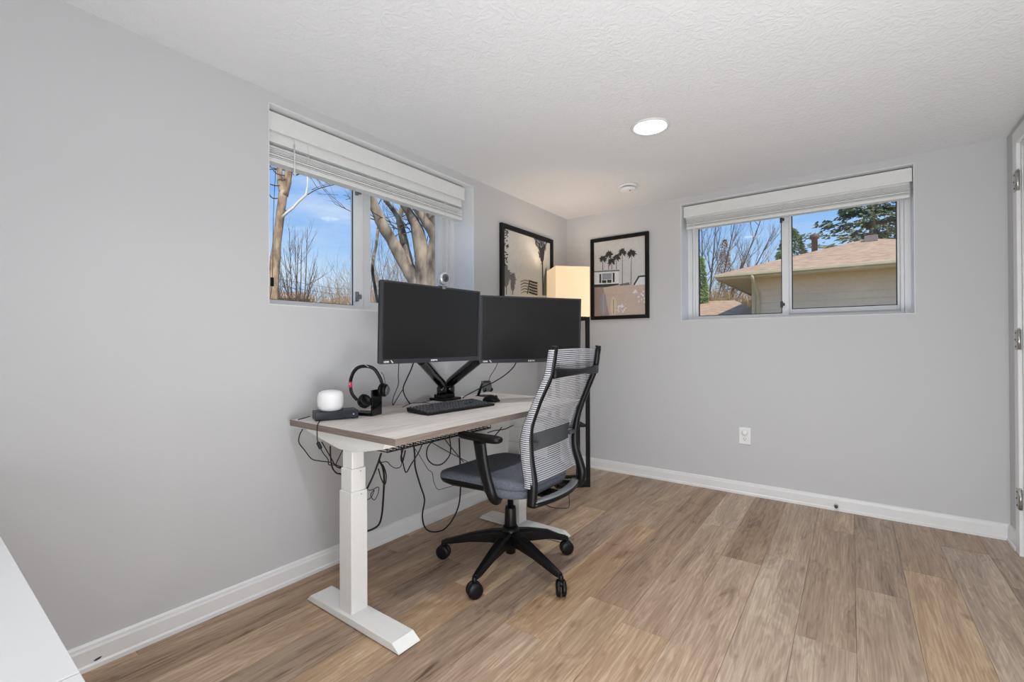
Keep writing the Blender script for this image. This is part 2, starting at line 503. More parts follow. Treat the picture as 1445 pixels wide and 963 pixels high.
for zc in (1.895, 1.092, 0.287):
    m = MB()
    m.lathe([(0.0075, -0.05), (0.0075, 0.05)], (W - 0.013, DY1 - 0.012, zc), n=12)
    for q in (-0.02, 0.02): m.lathe([(0.0082, -0.001), (0.0082, 0.001)], (W - 0.013, DY1 - 0.012, zc + q), n=12)
    m.lathe([(0.004, 0.05), (0.006, 0.053), (0.003, 0.058)], (W - 0.013, DY1 - 0.012, zc), n=10)
    m.box(W - 0.0205, W - 0.018, DY1 - 0.006, DY1 + 0.030, zc - 0.05, zc + 0.05)
    h = m.build('hinge', M['chrome'], door)
    m = MB()
    for q, dy in ((-0.034, 0.012), (0.0, 0.02), (0.034, 0.012)):
        m.lathe([(0.0042, -0.001), (0.0042, 0.001)], (W - 0.0215, DY1 + dy, zc + q), axis=(1, 0, 0), n=10)
    m.build('screw', M['dgrey'], h)

# ------------------------------------------------------------------ windows
def window(name, mp, s0, s1, z0, z1, flip, latch):
    """mp(s, d, z): s along the wall, d outwards. The pane at low s slides, the other is fixed."""
    root = thing(name, mp((s0 + s1) / 2, 0.2, z0), kind='structure')
    def bx(m, a, b, d0, d1, c, d, mi=0):
        p, q = mp(a, d0, c), mp(b, d1, d)
        m.box(p[0], q[0], p[1], q[1], p[2], q[2], mi)
    D = 0.185
    # outer frame with two steps
    m = MB(); fw = 0.034
    for (a, b, c, d) in ((s0, s0 + fw, z0, z1), (s1 - fw, s1, z0, z1), (s0 + fw, s1 - fw, z0, z0 + 0.026), (s0 + fw, s1 - fw, z1 - fw, z1)):
        bx(m, a, b, D, D + 0.10, c, d)
    fi = 0.052
    for (a, b, c, d) in ((s0 + fw, s0 + fi, z0 + 0.026, z1 - fw), (s1 - fi, s1 - fw, z0 + 0.026, z1 - fw)):
        bx(m, a, b, D + 0.022, D + 0.10, c, d)
    m.build('window_frame', M['vinyl'], root, bevel=0.003)
    mid0, mid1 = (s0 + 0.653, s0 + 0.714)
    # sliding sash (nearer the room) and fixed sash (behind)
    def sash(a, b, d0, bot, side, mside, gk=True):
        m = MB()
        top = z1 - 0.05
        bx(m, a, a + side, d0, d0 + 0.028, bot, top); bx(m, b - mside, b, d0, d0 + 0.028, bot, top)
        bx(m, a + side, b - mside, d0, d0 + 0.028, bot, bot + side * 0.75); bx(m, a + side, b - mside, d0, d0 + 0.028, top - side, top)
        o = m.build('sash', M['vinyl'], root, bevel=0.002)
        g = MB(); e = 0.0026 if gk else 0.0008
        for (p, q, r, t) in ((a + side - e, a + side + e, bot + side * .75 - e, top), (b - mside - e, b - mside + e, bot + side * .75 - e, top), (a + side, b - mside, bot + side * .75 - e, bot + side * .75 + e)):
            if not gk and p > a + side: continue
            bx(g, p, q, d0 - 0.0008 if not flip else d0 + .004, d0 + 0.02 if not flip else d0 + .0105, r, t)
        g.build('gasket', M['gasket'], o)
        g = MB(); bx(g, a + side, b - mside, d0 + 0.010, d0 + 0.014, bot + side * .75, top - side)
        g.build('window_pane', M['glass'], o)
        return o
    if not flip:
        s_a = sash(s0 + fi, mid1 - 0.018, D + 0.028, z0 + 0.024, 0.026, 0.045)
        s_b = sash(mid0 + 0.018, s1 - fi, D + 0.060, z0 + 0.040, 0.043, 0.016)
    else:
        s_a = sash(s0 + fi, s0 + 0.640, D + 0.028, z0 + 0.024, 0.026, 0.066)
        s_b = sash(s0 + 0.642, s1 - fi, D + 0.060, z0 + 0.018, 0.072, 0.045, False)
    for zz, hh in latch:
        m = MB()
        sx_ = mid0 - 0.003 if not flip else s0 + 0.592
        bx(m, sx_ - 0.007, sx_ + 0.009, D + 0.014, D + 0.028, zz, zz + hh)
        bx(m, sx_ + 0.006, sx_ + 0.022, D + 0.006, D + 0.020, zz + hh * 0.25, zz + hh * 0.7)
        m.build('latch', M['dgrey'] if not flip else M['grey'], s_a, bevel=0.002)
    return root
lmap = lambda s, d, z: V((-d, s, z))
bmap = lambda s, d, z: V((s, d, z))
# white window returns; their colour is whitened to carry the daylight's brightness
for nm, mp_, (a, b, c, d) in (('window_return_left', lambda s, d_, z: V((-d_, s, z)), LW), ('window_return_back', lambda s, d_, z: V((s, d_, z)), BW)):
    m = MB()
    for (s0_, s1_, z0_, z1_) in ((a, a + .003, c, d), (b - .003, b, c, d), (a + .003, b - .003, c, c + .003), (a + .003, b - .003, d - .003, d)):
        p_, q_ = mp_(s0_, 0.0005, z0_), mp_(s1_, 0.2, z1_)
        m.box(p_[0], q_[0], p_[1], q_[1], p_[2], q_[2])
    m.build('trim_1' if 'left' in nm else 'trim_2', M['vinyl'], kind='structure')
window('window_1', lmap, *LW, True, [(1.325, 0.055), (1.93, 0.03)])
window('window_2', bmap, *BW, False, [(1.335, 0.045), (1.95, 0.04)])

# blinds, raised, each slat its own piece
def blind(mp, s0, s1, zt, zb, zslat, zbot, label, wand_s, ladder):
    root = thing('window_blind', mp((s0 + s1) / 2, 0.07, zb), label, 'blind')
    def bx(m, a, b, d0, d1, c, d):
        p, q = mp(a, d0, c), mp(b, d1, d)
        m.box(p[0], q[0], p[1], q[1], p[2], q[2])
    m = MB(); bx(m, s0, s1, 0.040, 0.050, zb, zt); bx(m, s0, s0 + 0.006, 0.050, 0.115, zb, zt); bx(m, s1 - 0.006, s1, 0.050, 0.115, zb, zt)
    m.build('valance', M['blind'], root, bevel=0.003)
    m = MB(); bx(m, s0 + 0.012, s1 - 0.012, 0.058, 0.112, zslat + (0.012 if zb - zslat > 0.02 else -0.004), zt - 0.004)
    m.build('head_rail', M['blind'], root)
    n = max(7, int((zslat - zbot - 0.018) / 0.0065))
    g = random.Random(3)
    for i in range(n):
        z = zbot + 0.021 + (zslat - zbot - 0.021) * i / n
        prof = [(0.053, 0.0), (0.066, 0.0018), (0.080, 0.0024), (0.094, 0.0018), (0.107, 0.0)]
        dz = g.uniform(-0.0008, 0.0008); dd = g.uniform(-0.0025, 0.0025)
        rings = [[mp(s, d + dd, z + h + dz) for d, h in prof] + [mp(s, d + dd, z + h - 0.0042 + dz) for d, h in reversed(prof)] for s in (s0 + 0.018, s1 - 0.012)]
        MB().loft(rings, smooth=False).build('slat', M['blind'], root)
    m = MB(); bx(m, s0 + 0.018, s1 - 0.012, 0.052, 0.108, zbot, zbot + 0.017)
    m.build('bottom_rail', M['blind'], root, bevel=0.003)
    for s in ladder:
        m = MB()
        m.tube(spline([mp(s, 0.054, zb + 0.01), mp(s + 0.002, 0.046, zslat), mp(s - 0.004, 0.047, (zslat + zbot) / 2), mp(s + 0.006, 0.048, zbot)]), 0.0011, 6)
        m.tube(spline([mp(s - 0.012, 0.048, zslat), mp(s + 0.010, 0.043, zslat - 0.02), mp(s - 0.01, 0.044, zslat - 0.04), mp(s + 0.012, 0.046, zslat - 0.05)]), 0.0011, 6)
        m.lathe([(0.004, 0), (0.004, 0.004)], mp(s, 0.072, zbot - 0.003), n=10)
        m.build('ladder_cord', M['blind'], root)
    m = MB(); m.tube([mp(wand_s, 0.048, zb + 0.005), mp(wand_s + 0.001, 0.047, zb - 0.03)], 0.0016, 6); m.tube([mp(wand_s + 0.001, 0.047, zb - 0.03), mp(wand_s + 0.002, 0.046, zbot - 0.04)], 0.0035, 6)
    m.build('tilt_wand', M['blind'], root)
    return root
blind(lmap, -2.630, -1.320, 2.135, 2.050, 1.992, 1.912, 'raised white blind with valance over the left window behind the desk', -2.50, (-2.43, -1.96, -1.50))
blind(bmap, 1.012, 2.360, 2.140, 2.056, 2.050, 1.963, 'raised white blind with valance over the right window facing the neighbouring roof', 1.085, (1.16, 1.685, 2.21))

# hanging cord with a small black connector at the left window
m = MB()
pts = spline([P(389, 238, 0, -0.13), P(386, 300, 0, -0.13), P(385, 360, 0, -0.13), P(384.5, 392, 0, -0.13)])
m.tube(pts, 0.0012, 6); m.tube(spline([P(384, 404, 0, -0.13), P(383, 412, 0, -0.13), P(380.5, 422, 0, -0.13)]), 0.0012, 6)
hc = thing('hanging_cord', P(384.5, 398, 0, -0.13), 'thin dark cord with a small black clip hanging inside the left window', 'cord')
m.build('cord', M['rubber'], hc)
c = P(384.3, 398, 0, -0.13)
MB().box(c.x - .005, c.x + .005, c.y - .008, c.y + .006, c.z - .021, c.z + .021).build('clip', M['black'], hc, bevel=0.002)

# ------------------------------------------------------------------ ceiling fixtures
lens_m = glow('lamp_lens', (255, 250, 240), 2.2)
for i, (cx, cy) in enumerate(CANS):
    lab = ['lit round recessed ceiling light over the room in front of the corner', 'round recessed ceiling light above the desk end of the room', 'round recessed ceiling light behind the camera'][i]
    root = thing('recessed_light', (cx, cy, H), lab, 'ceiling light', 'recessed ceiling lights')
    m = MB().lathe([(0.077, 0.004), (0.078, -0.001), (0.086, -0.006), (0.096, -0.005), (0.099, 0.0), (0.096, 0.0015), (0.077, 0.0015)], (cx, cy, H), n=48, cap=False)
    m.build('trim_ring', M['trim'], root)
    m = MB().lathe([(0.077, 0.0015), (0.066, 0.035), (0.056, 0.062), (0.05, 0.066)], (cx, cy, H), n=48, cap=False)
    m.build('reflector', M['trim'], root)
    m = MB().lathe([(0.001, 0.063), (0.055, 0.064), (0.055, 0.07), (0.001, 0.07)], (cx, cy, H), n=40, cap=False)
    m.build('lens', lens_m, root)
    light('recessed_lamp', 'AREA', (cx, cy, H + 0.055), (0, 0, -1), 8, (0.95, 0.97, 1.0), shape='DISK', size=0.1, spread=2.6)
cx, cy = 0.789, -0.52
root = thing('smoke_detector', (cx, cy, H), 'small round white smoke detector on the ceiling near the corner', 'smoke detector')
MB().lathe([(0.064, 0), (0.068, -0.004), (0.068, -0.012), (0.062, -0.016)], (cx, cy, H), n=40).build('mounting_plate', M['plug'], root)
MB().lathe([(0.05, -0.014), (0.05, -0.024)], (cx, cy, H), n=40).build('vent_ring', M['slot'], root)
m = MB().lathe([(0.058, -0.024), (0.056, -0.032), (0.046, -0.038), (0.02, -0.040), (0.001, -0.040)], (cx, cy, H), n=40)
for k in range(24):
    t = 2 * PI * k / 24
    m.box(cx + .053 * math.cos(t) - .002, cx + .053 * math.cos(t) + .002, cy + .053 * math.sin(t) - .002, cy + .053 * math.sin(t) + .002, H - .025, H - .014)
m.build('cover', M['plug'], root)
MB().lathe([(0.006, -0.043), (0.006, -0.039)], (cx + 0.02, cy - 0.01, H), n=16).build('test_button', M['grey'], root)

# wall outlet with a plugged-in white cover, and the door stop
ox, oz = 1.443, 0.417
root = thing('wall_outlet', (ox, 0, oz), 'white wall outlet with a round white plug in its upper socket', 'outlet')
MB().box(ox - .038, ox + .038, -0.0065, 0, oz - .06, oz + .06).build('cover_plate', M['plug'], root, bevel=0.003)
rr = MB()
rr.box(ox - .017, ox + .017, -0.009, -0.0065, oz + .008, oz + .038)
rr.build('receptacle', M['plug'], root, bevel=0.002)
rr = MB().box(ox - .017, ox + .017, -0.009, -0.0065, oz - .038, oz - .008).build('receptacle', M['plug'], root, bevel=0.002)
m = MB(); m.box(ox - .008, ox - .0055, -.0095, -.008, oz - .024, oz - .015); m.box(ox + .0055, ox + .008, -.0095, -.008, oz - .023, oz - .016); m.lathe([(.003, 0), (.003, .0015)], (ox, -.0095, oz - .031), axis=(0, 1, 0), n=12)
m.build('socket_slots', M['slot'], rr)
m = MB().lathe([(0.001, -0.022), (0.012, -0.0215), (0.019, -0.017), (0.020, -0.009)], (ox, 0, oz + 0.022), axis=(0, 1, 0), n=28)
m.build('plug', M['plug'], root)
ds = P(1180, 714, 1, -0.014)
root = thing('door_stop', ds, 'small round chrome door stop on the back baseboard', 'door stop')
MB().lathe([(0.013, 0), (0.013, -0.004), (0.008, -0.008), (0.006, -0.02)], ds, axis=(0, 1, 0), n=24).build('flange', M['silver'], root)
MB().lathe([(0.0095, -0.02), (0.0095, -0.032), (0.007, -0.036)], ds, axis=(0, 1, 0), n=24).build('rubber_tip', M['dgrey'], root)

# ------------------------------------------------------------------ framed prints
ink = {k: mat('print_' + k, c, 0.7, noise=0.04, nscale=60) for k, c in dict(sky=(205, 205, 204), paper=(214, 213, 208), dark=(48, 50, 50), mid=(110, 112, 110), white=(226, 228, 232), shade=(150, 156, 166), sand=(200, 182, 170), sand2=(160, 144, 138), cream=(214, 202, 182), peach=(205, 160, 135), tan=(150, 140, 118), pink=(196, 172, 170)).items()}
inkn = list(ink)
def inki(k): return inkn.index(k)
def framed(ax, a0, a1, z0, z1, label, fw):
    """ax 0: on the left wall (a = y); ax 1: on the back wall (a = x)"""
    mp = (lambda a, d, z: V((d, a, z))) if ax == 0 else (lambda a, d, z: V((a, -d, z)))
    root = thing('framed_print', mp((a0 + a1) / 2, 0.0, (z0 + z1) / 2), label, 'picture', 'framed beach prints')
    m = MB()
    for (a, b, c, d) in ((a0, a0 + fw, z0, z1), (a1 - fw, a1, z0, z1), (a0 + fw, a1 - fw, z0, z0 + fw), (a0 + fw, a1 - fw, z1 - fw, z1)):
        p, q = mp(a, 0.001, c), mp(b, 0.024, d)
        m.box(p[0], q[0], p[1], q[1], p[2], q[2])
    m.build('frame', M['blackm'], root, bevel=0.0015)
    p, q = mp(a0 + fw * .7, 0.016, z0 + fw * .7), mp(a1 - fw * .7, 0.0175, z1 - fw * .7)
    MB().box(p[0], q[0], p[1], q[1], p[2], q[2]).build('glazing', M['artglass'], root)
    return root, mp
class Print:
    def __init__(s, ax, box):
        s.ax = ax; s.m = MB(); s.lay = 0; s.box = box
        (a0, a1, z0, z1) = box
        s.base = 0.010
    def pt(s, u, v):
        q = P(u, v, s.ax, 0.012 if s.ax == 0 else -0.012)
        a = q.y if s.ax == 0 else q.x
        return (min(max(a, s.box[0]), s.box[1]), min(max(q.z, s.box[2]), s.box[3]))
    def put(s, pts, k):
        s.lay += 1
        d = s.base + min(s.lay, 400) * 0.000008
        ps = [V((d, a, z)) if s.ax == 0 else V((a, -d, z)) for a, z in pts]
        if len(ps) > 2: s.m.poly(ps, inki(k))
    def px(s, pts, k): s.put([s.pt(*p) for p in pts], k)
    def palm(s, u, v, r, k, rng, base=None, tw=0.004):
        a, z = s.pt(u, v)
        if base:
            b, zb = s.pt(*base)
            s.put([(a - tw * .6, z), (a + tw * .6, z), (b + tw, zb), (b - tw, zb)], k)
        for i in range(13):
            t = -0.9 + i * (PI + 1.8) / 12 + rng.uniform(-.12, .12)
            L = r * rng.uniform(.8, 1.1)
            dx, dz = math.cos(t) * L, math.sin(t) * L
            px_, pz_ = -math.sin(t) * L * .17, math.cos(t) * L * .17
            s.put([(a, z), (a + dx * .5 + px_, z + dz * .5 + pz_), (a + dx, z + dz - L * .12), (a + dx * .5 - px_, z + dz * .5 - pz_)], k)
g = random.Random(5)
# right-hand print, on the back wall
ra0, ra1, rz0, rz1 = 0.243, 0.756, 1.283, 1.980
root, mp = framed(1, ra0, ra1, rz0, rz1, 'black framed print of palm trees, a white house and surfboards on the back wall', 0.030)
bx_ = (ra0 + .03, ra1 - .03, rz0 + .03, rz1 - .03)
pr = Print(1, bx_)
pr.put([(bx_[0], bx_[2]), (bx_[1], bx_[2]), (bx_[1], bx_[3]), (bx_[0], bx_[3])], 'sky')
def c2(x, y): return (825 + x / 6.88, 320 + y / 6.88)
C2 = lambda *l: [c2(*p) for p in l]
pr.px(C2((60, 575), (340, 570), (600, 560), (600, 900), (60, 900)), 'sand')
pr.px(C2((60, 590), (180, 590), (240, 900), (60, 900)), 'sand2')
pr.px(C2((60, 440), (330, 425), (330, 555), (60, 570)), 'white')
pr.px(C2((60, 436), (335, 418), (338, 432), (60, 448)), 'mid')
for a in ((142, 460, 160, 548), (168, 520, 210, 548), (218, 516, 260, 545), (272, 448, 290, 540)): pr.px(C2((a[0], a[1]), (a[2], a[1]), (a[2], a[3]), (a[0], a[3])), 'dark')
pr.px(C2((170, 455), (262, 450), (262, 510), (170, 516)), 'shade')
pr.px(C2((60, 566), (330, 552), (332, 566), (200, 588), (60, 592)), 'dark')
pr.px(C2((335, 560), (430, 540), (440, 566), (340, 574)), 'mid')
pr.px(C2((470, 565), (520, 478), (600, 468), (600, 485), (530, 492), (485, 568)), 'dark')
pr.px(C2((485, 568), (530, 492), (600, 485), (600, 560)), 'white')
for (u, v, r, bx2, by2) in ((175, 315, .042, 175, 425), (232, 275, .044, 232, 420), (262, 340, .042, 262, 415), (308, 300, .040, 308, 415), (365, 250, .043, 365, 560), (455, 262, .046, 448, 566)):
    pr.palm(*c2(u, v), r, 'dark', g, c2(bx2, by2), 0.003)
def board(uc, v0, v1, w_, k, k2):
    pts = []
    for i in range(20):
        t = 2 * PI * i / 20
        pts.append(c2(uc + w_ * math.sin(t) * (1 - .15 * math.cos(t)), (v0 + v1) / 2 - (v1 - v0) / 2 * math.cos(t)))
    pr.px(pts, k)
    pr.px([c2(uc + (p - .5) * 8, v) for p, v in ((0, v0 + 20), (1, v0 + 20), (1, v1 - 10), (0, v1 - 10))], k2)
board(182, 632, 862, 32, 'shade', 'peach'); board(280, 685, 858, 30, 'cream', 'tan')
pr.px(C2((205, 660), (400, 650), (405, 662), (215, 676)), 'pink')
for i in range(46):
    cx_, cy_ = (g.uniform(470, 590), g.uniform(620, 760)) if i % 2 else (g.uniform(310, 410), g.uniform(750, 830))
    pr.px([c2(cx_ + math.cos(t) * g.uniform(5, 16), cy_ + math.sin(t) * g.uniform(5, 16)) for t in [j * PI / 3 for j in range(6)]], 'white' if g.random() < .7 else 'pink')
pr.m.build('print', [ink[k] for k in inkn], root)
# left-hand print, on the left wall behind the lamp
la0, la1, lz0, lz1 = -0.995, -0.275, 1.04, 1.962
root, mp = framed(0, la0, la1, lz0, lz1, 'large black framed print of palms and a striped beach umbrella on the left wall', 0.034)
bx_ = (la0 + .034, la1 - .034, lz0 + .034, lz1 - .034)
pr = Print(0, bx_)
pr.put([(bx_[0], bx_[2]), (bx_[1], bx_[2]), (bx_[1], bx_[3]), (bx_[0], bx_[3])], 'paper')
def c1(x, y): return (690 + x / 8.02, 300 + y / 8.02)
pr.px([c1(150, 170), c1(165, 180), c1(155, 900), c1(150, 900)], 'mid')
for i in range(150):
    if i < 60: x_, y_ = g.uniform(148, 222) - (10 if g.random() < .5 else 0), g.uniform(180, 650); r_ = g.uniform(10, 26); tt = g.uniform(0, PI)
    else:
        y_ = 285 + abs(g.gauss(0, 1)) * 110
        x_ = 598 + g.uniform(-1, 1) * max(14, 78 - (y_ - 300) * .26); r_ = g.uniform(14, 34); tt = PI / 2 + (x_ - 600) * .008 + g.gauss(0, .25)
    pr.px([c1(x_ + r_ * math.cos(tt), y_ + 1.3 * r_ * math.sin(tt)), c1(x_ - 8 * math.sin(tt), y_ + 8 * math.cos(tt)), c1(x_ - r_ * math.cos(tt), y_ - 1.3 * r_ * math.sin(tt)), c1(x_ + 8 * math.sin(tt), y_ - 8 * math.cos(tt))], 'dark' if g.random() < .6 else 'mid')
pr.px([c1(570, 400), c1(635, 390), c1(620, 540), c1(605, 575), c1(585, 540)], 'dark')
pr.px([c1(600, 560), c1(612, 560), c1(622, 940), c1(606, 940)], 'dark')
pr.px([c1(640, 640), c1(655, 620), c1(650, 940), c1(615, 940), c1(622, 740)], 'mid')
for (u, v, r_, bxx) in ((195, 690, 30, 200), (270, 740, 24, 270)):
    pr.palm(*c1(u, v), .075 if u < 200 else .055, 'mid', g, c1(bxx, 930), 0.006)
    pr.px([c1(u - r_, v + 30), c1(u, v - 5), c1(u + r_, v + 30), c1(u + r_ * .9, v + 120), c1(u, v + 165), c1(u - r_ * .9, v + 120)], 'mid')
for i in range(5):
    y_ = 770 + i * 32
    pr.px([c1(452, y_ - 8), c1(500, y_ + 8), c1(552, y_ + 22), c1(545, y_ + 40), c1(500, y_ + 24), c1(452, y_ + 4)], 'mid' if i % 2 else 'dark')
    pr.px([c1(355 + i * 3, y_ + 10), c1(400, y_ - 12), c1(455, y_), c1(450, y_ + 14), c1(400, y_ + 4), c1(360, y_ + 22)], 'tan' if i % 2 == 0 else 'mid')
    pr.px([c1(455, y_ - 2), c1(500, y_ + 18), c1(550, y_ + 30), c1(548, y_ + 42), c1(500, y_ + 32), c1(455, y_ + 14)], 'dark')
pr.px([c1(455, 765), c1(465, 770), c1(440, 925), c1(430, 920)], 'dark')
pr.m.build('print', [ink[k] for k in inkn], root)

# ------------------------------------------------------------------ standing desk
DX0, DX1, DYa, DYb, DT = 0.042, 0.760, -2.568, -1.175, 0.745
desk = thing('standing_desk', (0.4, -1.87, 0), 'white height-adjustable desk with greyish wood top under the left window', 'desk')
eb = MB(); e_ = .0012
for q_ in ((DX0, DX1, DYa, DYa + e_), (DX0, DX1, DYb - e_, DYb), (DX0, DX0 + e_, DYa + e_, DYb - e_), (DX1 - e_, DX1, DYa + e_, DYb - e_)): eb.box(q_[0], q_[1], q_[2], q_[3], DT - .026, DT - .0004)
eb.build('edge_band', M['edge'], desk)
o = MB().box(DX0 + e_, DX1 - e_, DYa + e_, DYb - e_, DT - 0.026, DT).build('desktop', M['desk'], desk, bevel=0.0012)
o['tone'] = 0.03; o['warm'] = -0.2; o['shift'] = [3.0, 1.0, 2.0]
def desk_leg(yn):
    """near face of the column at y = yn"""
    m = MB()
    a, b = yn - 0.008, yn + 0.078
    sec = [(0.205, 0.006), (0.232, 0.030), (0.755, 0.030), (0.790, 0.008)]
    poly = [(0.20, 0.004)] + sec + [(0.792, 0.004)]
    m.prism([(x, a - 0.006, z) for x, z in poly], (0, b - a + 0.012, 0))
    m.box(0.235, 0.26, a + 0.01, b - 0.01, 0, 0.005); m.box(0.73, 0.76, a + 0.01, b - 0.01, 0, 0.005)
    m.build('foot', M['wmetal'], desk, bevel=0.002)
    for (z0_, z1_, i) in ((0.030, 0.503, 0.0), (0.503, 0.592, 0.0045), (0.592, 0.690, 0.009)):
        MB().box(0.418 + i, 0.498 - i, yn + i, yn + 0.074 - i, z0_, z1_).build('column_stage', M['wmetal'], desk, bevel=0.003)
    for zc in (0.49, 0.58):
        MB().lathe([(0.002, 0), (0.002, 0.002)], (0.498 - (0 if zc < .5 else .0045), yn + 0.045, zc), axis=(1, 0, 0), n=8).build('rivet', M['grey'], desk)
    m = MB()
    top = DT - 0.026
    m.prism([(0.17, yn + 0.006, top), (0.16, yn + 0.006, top - 0.010), (0.405, yn + 0.006, top - 0.058), (0.515, yn + 0.006, top - 0.058), (0.685, yn + 0.006, top - 0.022), (0.695, yn + 0.006, top)][::-1], (0, 0.07, 0))
    m.build('top_bracket', M['wmetal'], desk, bevel=0.002)
desk_leg(-2.567)
desk_leg(-1.452)
MB().box(0.425, 0.465, -2.49, -1.45, 0.665, 0.705).build('crossbar', M['wmetal'], desk, bevel=0.002)
# wire cable tray
m = MB()
tx0, tx1, ty0, ty1, tz0, tz1 = 0.475, 0.610, -2.485, -1.85, 0.662, 0.705
for y in [ty0 + (ty1 - ty0) * i / 22 for i in range(23)]:
    m.tube([(tx0, y, tz1), (tx0, y, tz0), (tx1, y, tz0), (tx1, y, tz1)], 0.0022, 5)
for x_, z_ in ((tx0, tz1), (tx0, tz0), (tx1, tz0), (tx1, tz1), (tx1, (tz0 + tz1) / 2), ((tx0 + tx1) / 2, tz0)):
    m.tube([(x_, ty0, z_), (x_, ty1, z_)], 0.0032, 5)
m.box(0.53, 0.57, ty0 - 0.002, ty0 + 0.05, tz0 + 0.012, tz1 + 0.01)
m.box(0.53, 0.57, ty1 - 0.05, ty1, tz0 + 0.012, tz1 + 0.01)
m.build('cable_tray', M['blackm'], desk)

# ------------------------------------------------------------------ monitors and their arm
def monitor(c, yaw, tilt, label, name_txt):
    w_, h_ = 0.612, 0.365
    R = V((math.cos(yaw), math.sin(yaw), 0)); N = V((math.sin(yaw), -math.cos(yaw), 0))
    U = V((0, 0, 1)) * math.cos(tilt) - N * math.sin(tilt)
    N = R.cross(U)
    c = V(c)
    root = thing('monitor', c, label, 'monitor', 'desk monitors')
    def bxx(m, a0, a1, b0, b1, n0, n1, mi=0):
        m.obox(c + R * (a0 + a1) / 2 + U * (b0 + b1) / 2 + N * (n0 + n1) / 2, R * (a1 - a0) / 2, U * (b1 - b0) / 2, N * (n1 - n0) / 2, mi)
    hw, hh = w_ / 2, h_ / 2
    m = MB()
    bxx(m, -hw, -hw + .011, -hh, hh, -.012, .003); bxx(m, hw - .011, hw, -hh, hh, -.012, .003)
    bxx(m, -hw + .011, hw - .011, hh - .009, hh, -.012, .003); bxx(m, -hw + .011, hw - .011, -hh, -hh + .020, -.012, .003)
    m.build('bezel', M['bezel'], root, bevel=0.0012)
    m = MB(); bxx(m, -hw + .011, hw - .011, -hh + .020, hh - .009, -.006, 0.0)
    m.build('screen', M['screen'], root)
    m = MB(); bxx(m, -hw + .002, hw - .002, -hh + .002, hh - .002, -.026, -.012); bxx(m, -.20, .20, -.15, .12, -.05, -.026)
    m.build('rear_housing', M['black'], root, bevel=0.004)
    m = MB(); bxx(m, -.055, .055, -.055, .055, -.062, -.05)
    m.build('mount_plate', M['blackm'], root)
    for txt, a, size in (('SCEPTRE', -0.006, 0.0105), ('HDMI', -hw + 0.030, 0.0105)):
        cu = bpy.data.curves.new('lettering', 'FONT')
        cu.body = txt; cu.size = size; cu.extrude = 0.0002; cu.align_x = 'CENTER' if txt[0] == 'S' else 'LEFT'; cu.offset = 0.0004
        tmp = bpy.data.objects.new('tmp', cu)
        me = bpy.data.meshes.new_from_object(tmp)
        bpy.data.objects.remove(tmp)
        me.materials.clear(); me.materials.append(M['white_ink'])
        a_ = a if txt[0] == 'S' else -hw + 0.016
        o = bpy.data.objects.new('lettering', me)
        base = R * a_ + U * (-hh + .0062) + N * 0.0035
        o.matrix_local = Matrix(((R.x, U.x, N.x, base.x), (R.y, U.y, N.y, base.y), (R.z, U.z, N.z, base.z), (0, 0, 0, 1)))
        o.parent = root
        col.objects.link(o)
    m = MB()
    for (a0, a1, b0, b1) in ((.052, .058, .013, .016), (.055, .062, .009, .012), (.058, .066, .005, .008)):
        bxx(m, -hw + a0, -hw + a1, -hh + b0, -hh + b1, .003, .0036)
    m.build('badge', M['white_ink'], root)
    return root, c, R, U, N
monL = monitor((0.452, -2.074, 1.176), 1.5175, -0.03, 'black monitor at the left of the desk with a webcam on top', '')
monR = monitor((0.625, -1.495, 1.158), 1.01, -0.045, 'black monitor at the right of the desk behind the office chair', '')
ab = V((0.085, -1.645, DT))
arm = thing('dual_monitor_mount', ab, 'black dual monitor arm clamped to the rear of the desk', 'monitor arm')
m = MB()
m.box(0.035, 0.155, ab.y - 0.075, ab.y + 0.075, DT + .0005, DT + 0.014); m.box(0.030, 0.040, ab.y - .05, ab.y + .05, DT - .05, DT + 0.01)
m.box(0.052, 0.120, ab.y - 0.055, ab.y + 0.055, DT + 0.014, DT + 0.034)
m.build('clamp_base', M['black'], arm, bevel=0.003)
MB().lathe([(0.03, 0.034), (0.03, 0.075), (0.026, 0.08)], (0.09, ab.y - 0.026, DT), n=24).build('post', M['blackg'], arm)
MB().lathe([(0.03, 0.034), (0.03, 0.075), (0.026, 0.08)], (0.09, ab.y + 0.042, DT), n=24).build('post', M['blackg'], arm)
def arm_seg(a, b, back):
    pts = spline([a - V((0, 0, .02)), a + V((0, 0, 0.022)), a.lerp(b, 0.22) + V((0, 0, 0.022)), a.lerp(b, 0.6) + V((0, 0, 0.012)), b], 5)
    rr = [(0.031, 0.026)] * len(pts)
    MB().tube(pts, rr, 10, flat=(0, 0, 1)).build('spring_arm', M['blackg'], arm)
    MB().tube([b, b + (back - b) * 0.5 + V((0, 0, .0)), back], [0.02, 0.018, 0.016], 10).build('tilt_head', M['blackm'], arm)
for (mon, off, pe) in ((monL, -0.026, P(592, 505, 0, 0.30)), (monR, 0.042, P(679, 504, 0, 0.33))):
    c = mon[1] - mon[4] * 0.062
    st = V((0.09, ab.y + off, DT + 0.07))
    e_ = pe
    arm_seg(st, e_, c)
